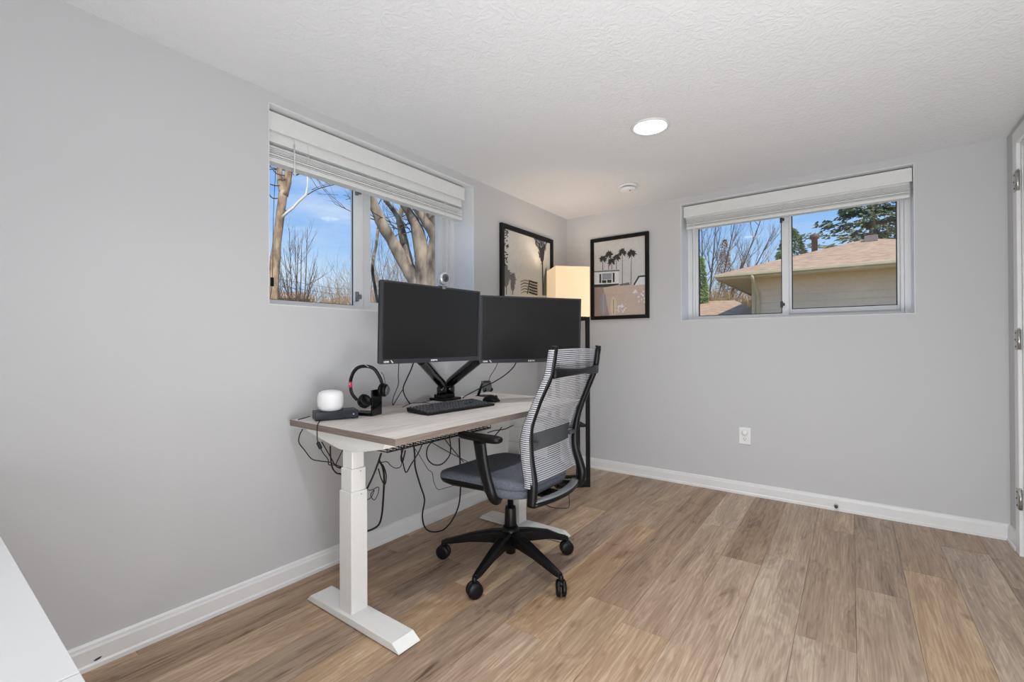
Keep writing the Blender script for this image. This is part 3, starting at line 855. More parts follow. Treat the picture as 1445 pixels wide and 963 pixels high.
# webcam on the left monitor
c, R, U, N = monL[1:]
wc = c + R * 0.046 + U * 0.1825
cp = wc + U * 0.042 + N * 0.0
root = thing('webcam', wc, 'small silver round webcam clipped on top of the left monitor', 'webcam')
aim = (N * 0.9 + R * 0.05).normalized()
MB().lathe([(0.001, -0.030), (0.02, -0.028), (0.029, -0.016), (0.031, 0), (0.029, 0.010), (0.024, 0.015)], cp, axis=aim, n=32).build('housing', M['silver'], root)
MB().lathe([(0.019, 0.012), (0.019, 0.0175), (0.011, 0.0182)], cp, axis=aim, n=28).build('lens_ring', M['dgrey'], root)
MB().lathe([(0.0085, 0.0160), (0.007, 0.019), (0.001, 0.020)], cp, axis=aim, n=20).build('lens', M['blackg'], root)
m = MB()
m.obox(wc + U * 0.004 + N * 0.0, R * 0.022, U * 0.003, N * 0.009); m.obox(wc + U * (-0.005) + N * 0.0055, R * 0.010, U * 0.006, N * 0.0018); m.tube([wc + U * 0.006 - N * .002, wc + U * 0.016 - N * 0.003], 0.006, 10)
m.obox(wc + U * (-0.006) - N * 0.018, R * 0.014, U * 0.014, N * 0.003); m.obox(wc + U * 0.004 - N * 0.012, R * 0.012, U * 0.002, N * 0.009)
m.build('clip', M['grey'], root, bevel=0.001)

# ------------------------------------------------------------------ things on the desk
# keyboard
kc = V((0.405, -1.905, DT)); ka = math.radians(86)
KR = V((math.cos(ka + 0.0), math.sin(ka), 0)); KD = V((math.sin(ka), -math.cos(ka), 0))   # along the rows, towards the user
root = thing('keyboard', kc, 'black full-size keyboard lying in front of the monitor arm', 'keyboard')
L2, D2 = 0.226, 0.082
def kp(a, b, z): return kc + KR * a + KD * b + V((0, 0, z))
m = MB()
m.add([kp(a, b, z) for a, b, z in ((-L2, -D2, .004), (L2, -D2, .004), (L2, D2, .001), (-L2, D2, .001), (-L2 - .003, -D2 - .003, .026), (L2 + .003, -D2 - .003, .026), (L2 + .003, D2 + .004, .011), (-L2 - .003, D2 + .004, .011))],
      [(3, 2, 1, 0), (4, 5, 6, 7), (0, 1, 5, 4), (1, 2, 6, 5), (2, 3, 7, 6), (3, 0, 4, 7)])
m.build('case', M['black'], root, bevel=0.002)
m = MB()
rows = 6; pitch = 0.0192
for r in range(rows):
    b = -D2 + 0.016 + r * 0.0235 + (0.004 if r > 0 else 0)
    z = 0.0255 - (b + D2) / (2 * D2) * 0.0148
    for k in range(22):
        a = -L2 + 0.014 + k * pitch + (0.004 if k > 14 else 0) + (0.006 if k > 17 else 0)
        if r == 5 and 4 <= k <= 8: continue
        if r == 0 and k in (1, 6): continue
        if r in (3,) and k in (15, 16, 17): continue
        hx, hb, tp = 0.0083, 0.0095, 0.0058
        base = [kp(a + i * hx, b + j * hb, z) for i, j in ((-1, -1), (1, -1), (1, 1), (-1, 1))]
        top = [kp(a + i * (hx - .0022), b + j * (hb - .0025), z + tp) for i, j in ((-1, -1), (1, -1), (1, 1), (-1, 1))]
        m.add(base + top, [(4, 5, 6, 7), (0, 1, 5, 4), (1, 2, 6, 5), (2, 3, 7, 6), (3, 0, 4, 7)])
    if r == 5:
        a0 = -L2 + 0.014 + 3.6 * pitch; a1 = -L2 + 0.014 + 8.4 * pitch
        m.add([kp(a, b + j * .0095, z) for a, j in ((a0, -1), (a1, -1), (a1, 1), (a0, 1))] + [kp(a, b + j * .007, z + .0058) for a, j in ((a0 + .002, -1), (a1 - .002, -1), (a1 - .002, 1), (a0 + .002, 1))], [(4, 5, 6, 7), (0, 1, 5, 4), (1, 2, 6, 5), (2, 3, 7, 6), (3, 0, 4, 7)])
m.build('keys', M['dgrey'], root, kind='stuff')
# mouse
mc = V((0.375, -1.555, DT))
root = thing('computer_mouse', mc, 'black computer mouse at the right end of the keyboard', 'mouse')
def mouse_rings(sc=1.0, zoff=0.0):
    rings = []
    for (x_, hw, h) in ((-.056, .012, .008), (-.052, .024, .020), (-.038, .031, .032), (-.015, .034, .040), (.012, .033, .039), (.035, .031, .030), (.050, .026, .019), (.057, .014, .009)):
        ring = []
        for k in range(17):
            t = PI * k / 16
            ring.append(mc + V((x_ * .9, -math.cos(t) * hw * sc, max(0.001, (math.sin(t) ** .75) * h * sc + zoff))))
        rings.append(ring)
    return rings
MB().loft(mouse_rings()).build('shell', M['black'], root)
m = MB().lathe([(0.008, -0.004), (0.010, -0.002), (0.010, 0.002), (0.008, 0.004)], mc + V((0.036, 0, 0.030)), axis=(0, 1, 0), n=18)
m.build('scroll_wheel', M['dgrey'], root)
# phone stand
pc = V((0.155, -1.355, DT))
root = thing('phone_stand', pc, 'small black phone stand with a grey cradle at the rear of the desk', 'phone stand')
m = MB()
m.box(pc.x - .035, pc.x + .04, pc.y - .045, pc.y + .03, DT, DT + .006)
m.build('base', M['black'], root, bevel=0.002)
a = V((pc.x - .025, pc.y - .03, DT + .005)); b = V((pc.x - .005, pc.y - .01, DT + .082))
MB().tube([a, b], [(.012, .006)] * 2, 6, flat=(0, 1, 0)).build('arm', M['black'], root)
n_ = V((0.80, -0.45, 0.42)).normalized(); r_ = V((0.49, 0.87, 0)).normalized(); u_ = n_.cross(r_) * -1
if u_.z < 0: u_ = -u_
pl = V((pc.x + .012, pc.y + .012, DT + .062))
MB().obox(pl, r_ * .034, u_ * .036, n_ * .003).build('cradle', M['dgrey'], root, bevel=0.003)
m = MB()
for s_ in (-1, 1):
    m = MB(); m.obox(pl + r_ * .022 * s_ - u_ * .035 + n_ * .012, r_ * .006, u_ * .004, n_ * .014); m.obox(pl + r_ * .022 * s_ - u_ * .030 + n_ * .025, r_ * .006, u_ * .007, n_ * .003)
    m.build('hook', M['black'], root, bevel=0.001)
MB().obox(pl + u_ * .030 + n_ * .004, r_ * .018, u_ * .006, n_ * .003).build('top_rest', M['black'], root, bevel=0.001)

# set-top box and speaker
b0 = V((0.186, -2.533, 0)); b1 = V((0.258, -2.365, 0))
d_ = (b1 - b0).normalized(); q_ = V((-d_.y, d_.x, 0))
if q_.x > 0: q_ = -q_
cb = (b0 + b1) / 2 + q_ * 0.048
root = thing('media_box', (cb.x, cb.y, DT), 'dark navy slim box under the white speaker at the desk corner', 'box')
MB().obox((cb.x, cb.y, DT + .0205), d_ * (b1 - b0).length / 2, q_ * .048, (0, 0, .0185)).build('casing', M['navy'], root, bevel=0.003)
lt = b1 - d_ * 0.022 - q_ * 0.0003
MB().obox((lt.x, lt.y, DT + .021), d_ * .0025, q_ * .0006, (0, 0, .003)).build('status_light', M['white_ink'], root)
m = MB()
for i in (-1, 1):
    for j in (-1, 1):
        p_ = cb + d_ * .07 * i + q_ * .035 * j
        MB().lathe([(.006, 0), (.006, .003)], (p_.x, p_.y, DT), n=12).build('rubber_foot', M['rubber'], root)
sp = V((cb.x - 0.0, cb.y - 0.005, DT + .039)) + V((-0.003, -0.017, 0))
root = thing('smart_speaker', sp, 'rounded white smart speaker standing on the dark slim box', 'speaker')
rings = []
for zz, rr_ in ((0.0, .034), (.003, .043), (.010, .0505), (.022, .0545), (.040, .0560), (.058, .0558), (.072, .0535), (.082, .048), (.088, .038), (.091, .022), (.092, .004)):
    rings.append((rr_, zz))
MB().lathe(rings, sp, n=48).build('body', M['wgloss'], root)
MB().lathe([(.035, -.0), (.044, .0045)], sp, n=40, cap=False).build('base_ring', M['trim'], root)

# headset stand and headset
s0 = V((0.262, -2.298, DT)); s1 = V((0.235, -2.222, DT))
sd = (s1 - s0).normalized(); sq = V((-sd.y, sd.x, 0))
if sq.x > 0: sq = -sq
hw = (s1 - s0).length / 2
sc_ = (s0 + s1) / 2
root = thing('headset_stand', sc_, 'glossy black bent stand carrying the headset', 'headset stand')
m = MB(); m.obox(sc_ + V((0, 0, .007)) + sq * .055, sd * hw, sq * .058, (0, 0, .007))
m.build('base', M['black'], root, bevel=0.002)
m = MB(); m.obox(sc_ + V((0, 0, .062)), sd * hw, sq * .004, (0, 0, .060)); m.build('upright', M['blackg'], root, bevel=0.0015)
E1 = at(543, 551, (V((sc_.x, sc_.y, 0)) - V((CAM.x, CAM.y, 0))).length)            # right ear cup
E2 = at(513, 568, (V((sc_.x, sc_.y, 0)) - V((CAM.x, CAM.y, 0))).length - 0.02)
hs = thing('headset', (E1 + E2) / 2, 'black over-head headset with a red accent resting on its stand', 'headset')
D0 = (V((sc_.x, sc_.y, 0)) - V((CAM.x, CAM.y, 0))).length
band = spline([at(539, 541, D0 - .01), at(536, 533, D0 - .01), at(529, 522, D0 - .01), at(520, 517.5, D0 - .01), at(508, 518, D0 - .02), at(500, 524, D0 - .03), at(495.5, 534, D0 - .04), at(494.5, 545, D0 - .05), at(497, 556, D0 - .05), at(504, 565, D0 - .045)], 6)
n1 = int(len(band) * .74)
look = (CAM - (E1 + E2) / 2).normalized()
MB().tube(band[:n1], [(.004, .0085)] * n1, 8, flat=look).build('headband', M['black'], hs)
MB().tube(band[n1 + 3:], [(.0045, .0075)] * (len(band) - n1 - 3), 8, flat=look).build('headband', M['black'], hs)
MB().tube(band[n1 - 1:n1 + 4], [(.0048, .0085)] * 5, 8, flat=look).build('band_slider', M['red'], hs, label='red slider on the headband')
outer = spline([at(520, 518, D0 - .012), at(512, 514, D0 - .014), at(503, 516, D0 - .02), at(496, 524, D0 - .03), at(493, 536, D0 - .04), at(493, 544, D0 - .05)], 6)
MB().tube(outer, [(.006, .0022)] * len(outer), 8, flat=look).build('band_strap', M['silver'], hs, label='silver grey outer strap')
def cup(c, ax, nm='ear_cup'):
    o = MB().lathe([(.001, -.012), (.024, -.012), (.030, -.006), (.031, .002), (.028, .008)], c, axis=ax, n=28).build('ear_cup', M['black'], hs)
    MB().lathe([(.029, .007), (.033, .010), (.033, .020), (.028, .025), (.017, .023), (.015, .017), (.001, .017)], c, axis=ax, n=28).build('ear_cushion', M['black'], o)
    return o
ax1 = (E2 - E1).normalized()
toR = Rv.copy()
o = cup(E1, (-toR * 0.9 - look * .15 + V((0, 0, .12))).normalized())
MB().lathe([(.024, -.013), (.021, -.016), (.001, -.0165)], E1, axis=(-toR * 0.9 - look * .15 + V((0, 0, .12))).normalized(), n=24).build('cup_cover', M['grey'], o)
cup(E2, (toR * 0.55 + V((0, 0, .55)) + look * .45).normalized())
mcb = spline([at(544, 545, D0 - .01), at(543, 538, D0 - .012), at(541, 530, D0 - .014), at(537.5, 525.5, D0 - .015)], 4)
MB().tube(mcb, [.003, .003] + [.0018] * (len(mcb) - 2), 7).build('microphone_boom', M['dgrey'], hs)

# ------------------------------------------------------------------ cables
def cable(pts, r, label, name='cable', extra=None, group=None, k=8, m_='rubber'):
    mb = MB().tube(spline(pts, k), r, 7)
    c = V(pts[0])
    return mb.build(name, M[m_], loc=c, label=label, cat='cable', group=group)
def px_line(l, ax, val): return [P(u, v, ax, val) for u, v in l]
def wall_line(l): return [P(u, v, 0, a) for u, v, a in l]
cable(wall_line([(583, 622, .40), (585, 640, .38), (586, 660, .33), (593, 685, .28), (599, 705, .24), (596, 728, .20), (600, 745, .19), (611, 751, .19), (627, 747, .20), (640, 731, .22), (648, 710, .25), (650, 680, .28), (649, 650, .33), (648, 619, .38)]), 0.0042, 'thick black cable in a long loop almost to the floor under the desk')
cable(wall_line([(586, 634, .30), (600, 656, .25), (604, 663, .24), (610, 668, .24), (612, 680, .22), (618, 691, .2), (628, 689, .2), (640, 685, .2), (643, 675, .2), (646, 668, .22)]), 0.0016, 'thin black cable sagging in a crooked loop under the desk')
cable(wall_line([(566, 630, .55), (567, 645, .54), (569, 655, .52), (573, 667, .50), (580, 656, .52), (590, 640, .54), (596, 627, .55)]), 0.0028, 'black cable hanging in a V below the wire tray')
cable(wall_line([(570, 630, .56), (566, 645, .54), (568, 652, .53), (572, 636, .55)]), 0.0034, 'short doubled black cable tucked beside the V below the tray')
cable(wall_line([(611, 622, .50), (603, 633, .48), (603, 647, .46), (612, 656, .46), (624, 655, .46), (634, 644, .47), (636, 632, .49), (634, 616, .50)]), 0.0030, 'black cable coiled in a round loop below the tray')
cable(wall_line([(608, 624, .50), (625, 634, .40), (642, 643, .30), (660, 652, .20)]), 0.0022, 'black cable running slantwise behind the armrest under the desk')
cable(wall_line([(626, 618, .50), (636, 631, .42), (646, 643, .34), (654, 652, .28)]), 0.0026, 'second slanting black cable crossing behind the chair seat front')
cable(wall_line([(537, 653, .50), (546, 652, .48), (551, 657, .46), (558, 661, .46), (565, 659, .48), (568, 650, .52)]), 0.0018, 'thin black cable sagging between the desk leg and the V cable')
cable(wall_line([(535, 650, .50), (540, 660, .45), (542, 675, .40), (541, 700, .33), (539, 725, .29), (535, 740, .27), (526, 747, .26), (514, 751, .25)]), 0.0046, 'thick black power cable dropping behind the desk leg')
cable(wall_line([(534, 652, .52), (541, 658, .5), (545, 672, .48), (543, 684, .46), (538, 676, .46), (534, 662, .5)]), 0.0026, 'black cable bundled in a narrow loop beside the desk leg')
cable(wall_line([(516, 691, .44), (524, 692, .43), (534, 688, .42), (533, 698, .42), (528, 706, .42), (523, 699, .42), (528, 692, .43), (524, 702, .43), (516, 707, .44)]), 0.0017, 'thin black cable knotted in small loops beside the desk leg')
cable(wall_line([(538, 640, .5), (533, 655, .48), (526, 673, .46), (518, 690, .44)]), 0.0040, 'black plug lead slanting down behind the desk leg')
cable(wall_line([(427, 606, .12), (423, 614, .10), (422, 625, .08), (430, 636, .08), (440, 648, .08), (452, 651, .10), (466, 653, .13), (482, 660, .18)]), 0.0024, 'black cable drooping from the rear left corner of the desk')
c10 = wall_line([(483, 569, .30), (480, 583, .315), (470, 589, .325), (458, 588, .235)])
bxp = V((b0.x, b0.y, DT))
cable([P(484, 577, 2, .788), P(481, 584, 2, .772), P(474, 590, 2, .752), P(466, 592, 2, .749), P(458, 590.5, 2, .749), P(452, 594, 2, .749), P(448.5, 599, 2, .7475), P(447.5, 604, 1, -2.573), P(447.5, 614, 1, -2.575), P(448.5, 624, 1, -2.575), P(455, 638, 1, -2.57), P(463, 649, 1, -2.56), P(464, 656, 1, -2.55), P(474, 657, 1, -2.52), P(484, 660, 1, -2.48)], 0.0021, 'black speaker power cable running over the desk edge and down')
fb = P(450.5, 629, 1, -2.575)
MB().lathe([(.005, -.016), (.0075, -.013), (.0075, .013), (.005, .016)], fb, axis=(P(454, 636, 1, -2.575) - P(447, 622, 1, -2.575)), n=14).build('ferrite_bead', M['rubber'], loc=fb, label='small black ferrite bead on the cable below the desk corner', cat='cable bead')
cable(wall_line([(454, 624, .16), (461, 636, .15), (468, 648, .15), (475, 659, .17), (486, 661, .2)]), 0.0024, 'black cable slanting below the desk corner next to the bead')
cable(wall_line([(466, 630, .20), (466.5, 645, .19), (469, 660, .19), (475, 668, .2), (482, 671, .22), (482.5, 690, .24), (481, 710, .26), (483, 722, .28)]), 0.0034, 'thick black cable curling behind the left side of the near desk leg')
cable(wall_line([(485, 633, .30), (479, 645, .25), (474, 657, .2), (480, 661, .2), (486, 658, .2)]), 0.0022, 'short black cable crossing up behind the near desk leg')
cable(px_line([(725, 600), (712, 606), (698, 608), (688, 611)], 0, .50), 0.0028, 'black cable under the far half of the desk above the armrest')
cable(px_line([(708, 603), (703, 610), (694, 620)], 0, .50), 0.0030, 'short black cable end under the desk above the armrest')
cable(px_line([(726, 595), (733, 598), (738, 606), (741, 614)], 0, .45), 0.0026, 'black cable curving across the far desk leg')
# above the desk
cable(wall_line([(563, 511, .38), (562, 530, .25), (562, 543, .16), (557, 556, .09), (554, 566, .04), (554.5, 574, .036)]), 0.0022, 'black cable dropping from the left edge of the left monitor')
cable(wall_line([(584, 511, .40), (580, 522, .34), (574, 535, .27), (569, 548, .20), (571, 558, .17), (577, 568, .16), (579, 570, .16)]), 0.0034, 'thick black cable dropping from the left monitor to the desk')
cable(wall_line([(569, 549, .2), (562, 560, .12), (555, 572, .038)]), 0.0024, 'black cable branching back towards the desk edge')
cable(wall_line([(704, 508, .48), (699, 520, .40), (692, 531, .33), (690.5, 537, .3), (690, 544, .27)]), 0.0020, 'thin black cable dropping from the right monitor')
cable(wall_line([(730, 508, .50), (724, 519, .42), (712, 530, .34), (696, 540, .27), (684, 545, .22), (670, 552, .17), (657, 559, .145), (653, 562, .15)]), 0.0034, 'thick black cable sweeping from the right monitor to the arm base')
dp = lambda u, v: P(u, v, 2, DT + 0.002)
cable([dp(568, 575), dp(580, 569.5), dp(594, 568.5), dp(611, 565)], 0.0016, 'thin black cable lying on the desk left of the arm base', k=6)
cable([dp(594, 568.5), dp(604, 569), dp(611, 573)], 0.0014, 'thin black cable end lying behind the keyboard', k=6)
cable([dp(421, 592.5), dp(430, 590), dp(437, 588)], 0.0022, 'short black cable lying behind the dark slim box', k=6)

# ------------------------------------------------------------------ office chair
CC = V((0.70, -1.808, 0))
chair = thing('office_chair', CC, 'black swivel office chair with striped mesh back and blue-grey seat', 'office chair')
MB().lathe([(.020, .050), (.025, .053), (.025, .09), (.042, .10), (.046, .125), (.044, .165), (.034, .185)], CC, n=32).build('hub', M['black'], chair)
MB().lathe([(.029, .185), (.030, .19), (.027, .272), (.024, .28)], CC, n=28).build('column_cover', M['black'], chair)
MB().lathe([(.015, .28), (.015, .385)], CC, n=20).build('gas_lift', M['black'], chair)
casters = [(V((.762, -2.150, 0)), -0.5), (V((1.052, -1.920, 0)), 0.62), (V((.397, -1.968, 0)), 1.9), (V((.875, -1.562, 0)), 2.4), (V((.50, -1.545, 0)), 0.4)]
for cp_, ang in casters:
    dr = V((cp_.x - CC.x, cp_.y - CC.y, 0)); ln = dr.length; dr.normalize()
    sd_ = V((-dr.y, dr.x, 0))
    rings = []
    for t, hw_, zt, zb_ in ((.02, .030, .168, .098), (.10, .026, .160, .104), (.20, .021, .138, .098), (ln - .035, .0165, .106, .079), (ln - .002, .0145, .096, .078)):
        p_ = CC + dr * t
        rings.append([p_ + sd_ * a + V((0, 0, z_)) for a, z_ in ((-hw_, zb_), (hw_, zb_), (hw_ * .98, zt - .012), (hw_ * .6, zt), (-hw_ * .6, zt), (-hw_ * .98, zt - .012))])
    MB().loft(rings, smooth=False).build('base_leg', M['black'], chair, bevel=0.003)
    cs = MB()
    cs.lathe([(.011, .05), (.011, .082), (.008, .09)], cp_, n=14)
    ax = V((math.cos(ang), math.sin(ang), 0))
    fw_ = V((-ax.y, ax.x, 0))
    cs.tube([cp_ + fw_ * .020 + V((0, 0, .036)), cp_ + fw_ * .012 + V((0, 0, .056)), cp_ + V((0, 0, .062)), cp_ - fw_ * .018 + V((0, 0, .052))], [(.007, .013)] * 4, 8, flat=(0, 0, 1))
    cst = cs.build('caster', M['black'], chair)
    for s_ in (-1, 1):
        MB().lathe([(.012, .0235 * s_), (.026, .022 * s_), (.0335, .018 * s_), (.0345, .012 * s_), (.0335, .005 * s_), (.024, .003 * s_)], cp_ + V((0, 0, .0347)), axis=ax, n=28).build('wheel', M['black'], cst)
MB().box(.61, .80, -1.885, -1.735, .375, .405).build('tilt_mechanism', M['black'], chair, bevel=0.008)

def seat_ring(x0, x1, y0, y1, r, z, inset=0, n=10, dome=0.0):
    pts = []
    x0 += inset; x1 -= inset; y0 += inset; y1 -= inset; r = max(.02, r - inset * .5)
    for cx_, cy_, a0 in ((x1 - r, y1 - r, 0), (x0 + r, y1 - r, PI / 2), (x0 + r, y0 + r, PI), (x1 - r, y0 + r, 1.5 * PI)):
        for i in range(n + 1):
            t = a0 + PI / 2 * i / n
            pts.append(V((cx_ + r * math.cos(t), cy_ + r * math.sin(t), z)))
    return pts
SX0, SX1, SY0, SY1 = .395, .915, -2.045, -1.555
def warp(ring):
    for p_ in ring:
        f = (p_.x - SX0) / (SX1 - SX0)
        p_.z += -0.020 * max(0, .35 - f) / .35 + 0.002 * f
        c_ = abs((p_.y - (SY0 + SY1) / 2) / ((SY1 - SY0) / 2))
        p_.z += 0.012 * c_ ** 3
    return ring
rings = [warp(seat_ring(SX0, SX1, SY0, SY1, .10, z_, i_)) for z_, i_ in ((.425, .03), (.428, .008), (.436, .0), (.452, .0), (.463, .006), (.469, .02), (.471, .05), (.468, .12), (.466, .22))]
MB().loft(rings).build('seat', M['fabric'], chair)
rings = [warp(seat_ring(.66, SX1 - .004, SY0 + .004, SY1 - .004, .10, z_, i_)) for z_, i_ in ((.383, .03), (.390, .010), (.405, .001), (.43, .0))]
MB().loft(rings).build('seat_cushion_edge', M['fabric'], chair)
rings = [warp(seat_ring(SX0 + .002, .80, SY0 + .002, SY1 - .002, .09, z_, i_)) for z_, i_ in ((.388, .07), (.392, .045), (.412, .010), (.432, .001))]
MB().loft(rings).build('seat_pan', M['black'], chair)

UL = [(1.076, 1.062), (1.053, .949), (1.0, .8425), (.956, .7335), (.947, .672), (.950, .5845), (.9625, .496), (.960, .44), (.956, .385)]
UR = [(1.062, 1.060), (1.044, .956), (.999, .850), (.955, .741), (.934, .652), (.932, .565), (.958, .480), (.968, .43), (.950, .385), (.90, .362)]
YL, YR = -2.0, -1.57
for tab, yy, nm in ((UL, YL, 'l'), (UR, YR, 'r')):
    pts = [V((x_, yy, z_)) for x_, z_ in tab]
    if nm == 'r': pts.append(V((.84, yy - .02, .362)))
    pts = spline(pts, 5)
    n = len(pts); 
    rr = []
    for i, p_ in enumerate(pts):
        th = .0105 if p_.z > .9 else (.0125 if p_.z > .5 else .0185)
        th = .0105 + (.0185 - .0105) * min(1, max(0, (.75 - p_.z) / .3))
        rr.append((th * 1.25, .0145 + (th - .0105) * .6))
    MB().tube(pts, rr, 10, flat=(1, 0, 0)).build('back_upright', M['black'], chair)
def mesh_x(side_x, z): return side_x
OFF = [(.027, 1.07), (.027, .85), (.038, .735), (.050, .65), (.045, .52), (.038, .44)]
def back_row(z0_, grow=0.0, gy=0.0, n=14):
    """points of one horizontal cord, wrapping round both uprights"""
    off = lerp_tab(OFF, z0_)
    xl, xr = lerp_tab(UL, z0_), lerp_tab(UR, z0_)
    row = [V((xl + .008, YL - .017 - gy, z0_)), V((xl - .006, YL - .020 - gy, z0_)), V((xl - off * .7, YL - .018 - gy, z0_)), V((xl - off - grow, YL - .006, z0_))]
    for i in range(1, n):
        t = i / n
        x_ = (xl - off) * (1 - t) + (xr - off) * t + .022 * (1 - (2 * t - 1) ** 2) - grow
        row.append(V((x_, YL + (YR - YL) * t, z0_ + .004 * math.sin(t * PI))))
    row += [V((xr - off - grow, YR + .006, z0_)), V((xr - off * .7, YR + .018 + gy, z0_)), V((xr - .006, YR + .020 + gy, z0_)), V((xr + .008, YR + .017 + gy, z0_))]
    return row
zs0, zs1 = .462, 1.056
rows = [back_row(zs0 + (zs1 - zs0) * i / 40, .0012, -.0012) for i in range(41)]
MB().loft(rows, cap=False, close=False).build('back_mesh', M['sheer'], chair)
m = MB()
nc = 66
for i in range(nc):
    z_ = zs0 + (zs1 - zs0) * (i + .5) / nc
    hh_ = .0027
    a_ = back_row(z_ - hh_); b_ = back_row(z_ + hh_)
    m.loft([a_, b_], cap=False, close=False)
m.build('mesh_cords', M['cord'], chair, kind='stuff')
rows = []
for z_ in (.598, .61, .64, .668, .678):
    r_ = back_row(z_, -.0045)[3:-3]
    rows.append(r_)
MB().loft(rows, cap=False, close=False).build('lumbar_support', M['lumbar'], chair)
for yy, tab in ((YL + .012, UL), (YR - .012, UR)):
    m = MB()
    x_ = lerp_tab(tab, .64)
    s_ = 1 if yy < -1.8 else -1
    m.obox((x_ + .0, yy + s_ * .022, .642), (.010, 0, 0), (0, .030, 0), (0, 0, .010))
    m.build('lumbar_clip', M['dgrey'], chair, bevel=0.004)
# upper cross bar behind the mesh
pts = []
for i in range(13):
    t = i / 12
    pts.append(V((lerp_tab(UL, .955) * (1 - t) + lerp_tab(UR, .955) * t + .012 + .022 * (1 - (2 * t - 1) ** 2), YL + (YR - YL) * t, .957)))
rr = [(.007, .026 - .014 * math.sin(PI * min(1, i / 12)) ** .6 * 1.0) for i in range(13)]
rr = [(.007, .024 - .011 * math.sin(PI * i / 12)) for i in range(13)]
MB().tube(pts, rr, 10, flat=(1, 0, 0)).build('upper_crossbar', M['black'], chair)
for yy, tab in ((YL, UL), (YR, UR)): MB().lathe([(.0135, -.004), (.0145, .0), (.012, .004)], (lerp_tab(tab, 1.06) - .001, yy, 1.066), axis=(.2, 0, 1), n=16).build('upright_cap', M['black'], chair)
# lower yoke joining the uprights to the mechanism
pts = []
for i in range(15):
    t = i / 14
    pts.append(V((.958 * (1 - t) + .930 * t + .040 * (1 - (2 * t - 1) ** 2), YL + (YR - YL) * t, .392 - .006 * t)))
MB().tube(pts, [(.024, .015)] * 15, 8, flat=(1, 0, 0)).build('yoke', M['black'], chair)
MB().tube([p_ + V((.002, 0, .013)) for p_ in pts], [(.021, .0045)] * 15, 8, flat=(1, 0, 0)).build('yoke_cover', M['grey'], chair, label='grey cover strip of the yoke')
MB().box(.78, .97, -1.83, -1.73, .366, .384).build('support_arm', M['black'], chair, bevel=0.005)
# arms
for s_, yy in ((-1, -2.085), (1, -1.515)):
    pts = spline([V((.74, yy + .005 * s_, .655)), V((.755, yy, .56)), V((.785, yy, .47)), V((.80, yy - .012 * s_, .415)), V((.79, yy - .05 * s_, .385)), V((.75, yy - .12 * s_, .378)), V((.72, -1.80 + .05 * s_, .385))], 5)
    n = len(pts)
    rr = [(.034 - .012 * min(1, i / (n * .6)), .015 + .003 * math.sin(i / n * PI)) for i in range(n)]
    MB().tube(pts, rr, 10, flat=(1, 0, 0)).build('arm_post', M['black'], chair)
    rings = []
    for z_, g_ in ((.654, .014), (.660, .003), (.672, 0), (.679, .004), (.682, .014)):
        ring = []
        for k in range(28):
            t = 2 * PI * k / 28
            ex = .125 - g_; ey = .040 - g_
            cx_ = math.copysign(abs(math.cos(t)) ** .75, math.cos(t)); sy_ = math.copysign(abs(math.sin(t)) ** .75, math.sin(t))
            wdt = ey * (.80 + .22 * cx_)
            ring.append(V((.735 + cx_ * ex, yy + sy_ * wdt, z_ - .010 * (cx_ > 0) * cx_ * 0)))
        rings.append(ring)
    MB().loft(rings).build('arm_pad', M['black'], chair)

# thin cable hanging behind the chair seat
q0 = P(803, 716, 2, 0.004)
cable([q0 + V((0, 0, .17)), q0 + V((0, 0, .08)), q0 + V((.0, -.0, .004)), P(795, 717.5, 2, .004), P(778, 716, 2, .004), P(766, 711, 2, .004), P(758, 713, 2, .004)], 0.0022, 'thin black cable lying on the floor behind the chair', k=5)

# ------------------------------------------------------------------ shelf floor lamp
lc = V((0.29, -0.505, 0)); ax_ = V((.69, .73, 0)).normalized(); nx_ = V((.73, -.69, 0)).normalized()
lamp = thing('floor_lamp', lc, 'tall black shelf floor lamp with lit cream box shade in the corner', 'floor lamp')
hw = .131
ps = .0135
for i, j in ((-1, -1), (1, -1), (1, 1), (-1, 1)):
    c_ = lc + ax_ * (hw - ps) * i + nx_ * (hw - ps) * j
    MB().obox((c_.x, c_.y, .64), ax_ * ps, nx_ * ps, (0, 0, .64)).build('post', M['blackm'], lamp, bevel=.001)
def sq(m, z0_, z1_, h, t=None):
    if t is None: m.obox((lc.x, lc.y, (z0_ + z1_) / 2), ax_ * h, nx_ * h, (0, 0, (z1_ - z0_) / 2))
    else:
        for a_, b_ in ((ax_, nx_), (nx_, ax_)):
            for s_ in (-1, 1):
                c_ = lc + a_ * (h - t) * s_
                m.obox((c_.x, c_.y, (z0_ + z1_) / 2), a_ * t, b_ * (h - 2 * ps), (0, 0, (z1_ - z0_) / 2))
    return m
sq(MB(), 0.002, .022, hw, ps).build('base_frame', M['blackm'], lamp)
sq(MB(), 1.262, 1.282, hw, ps).build('top_frame', M['blackm'], lamp)
for z_ in (.45, .86, 1.255): sq(MB(), z_, z_ + .012, hw - .012).build('shelf', M['blackm'], lamp)
MB().lathe([(.012, 1.267), (.012, 1.37), (.018, 1.375), (.018, 1.41)], lc, n=16).build('lamp_holder', M['blackm'], lamp)
bulb_m = glow('bulb_glow', (255, 214, 150), 4.0)
MB().lathe([(.014, 1.41), (.028, 1.44), (.032, 1.465), (.024, 1.49), (.001, 1.50)], lc, n=20).build('bulb', bulb_m, lamp)
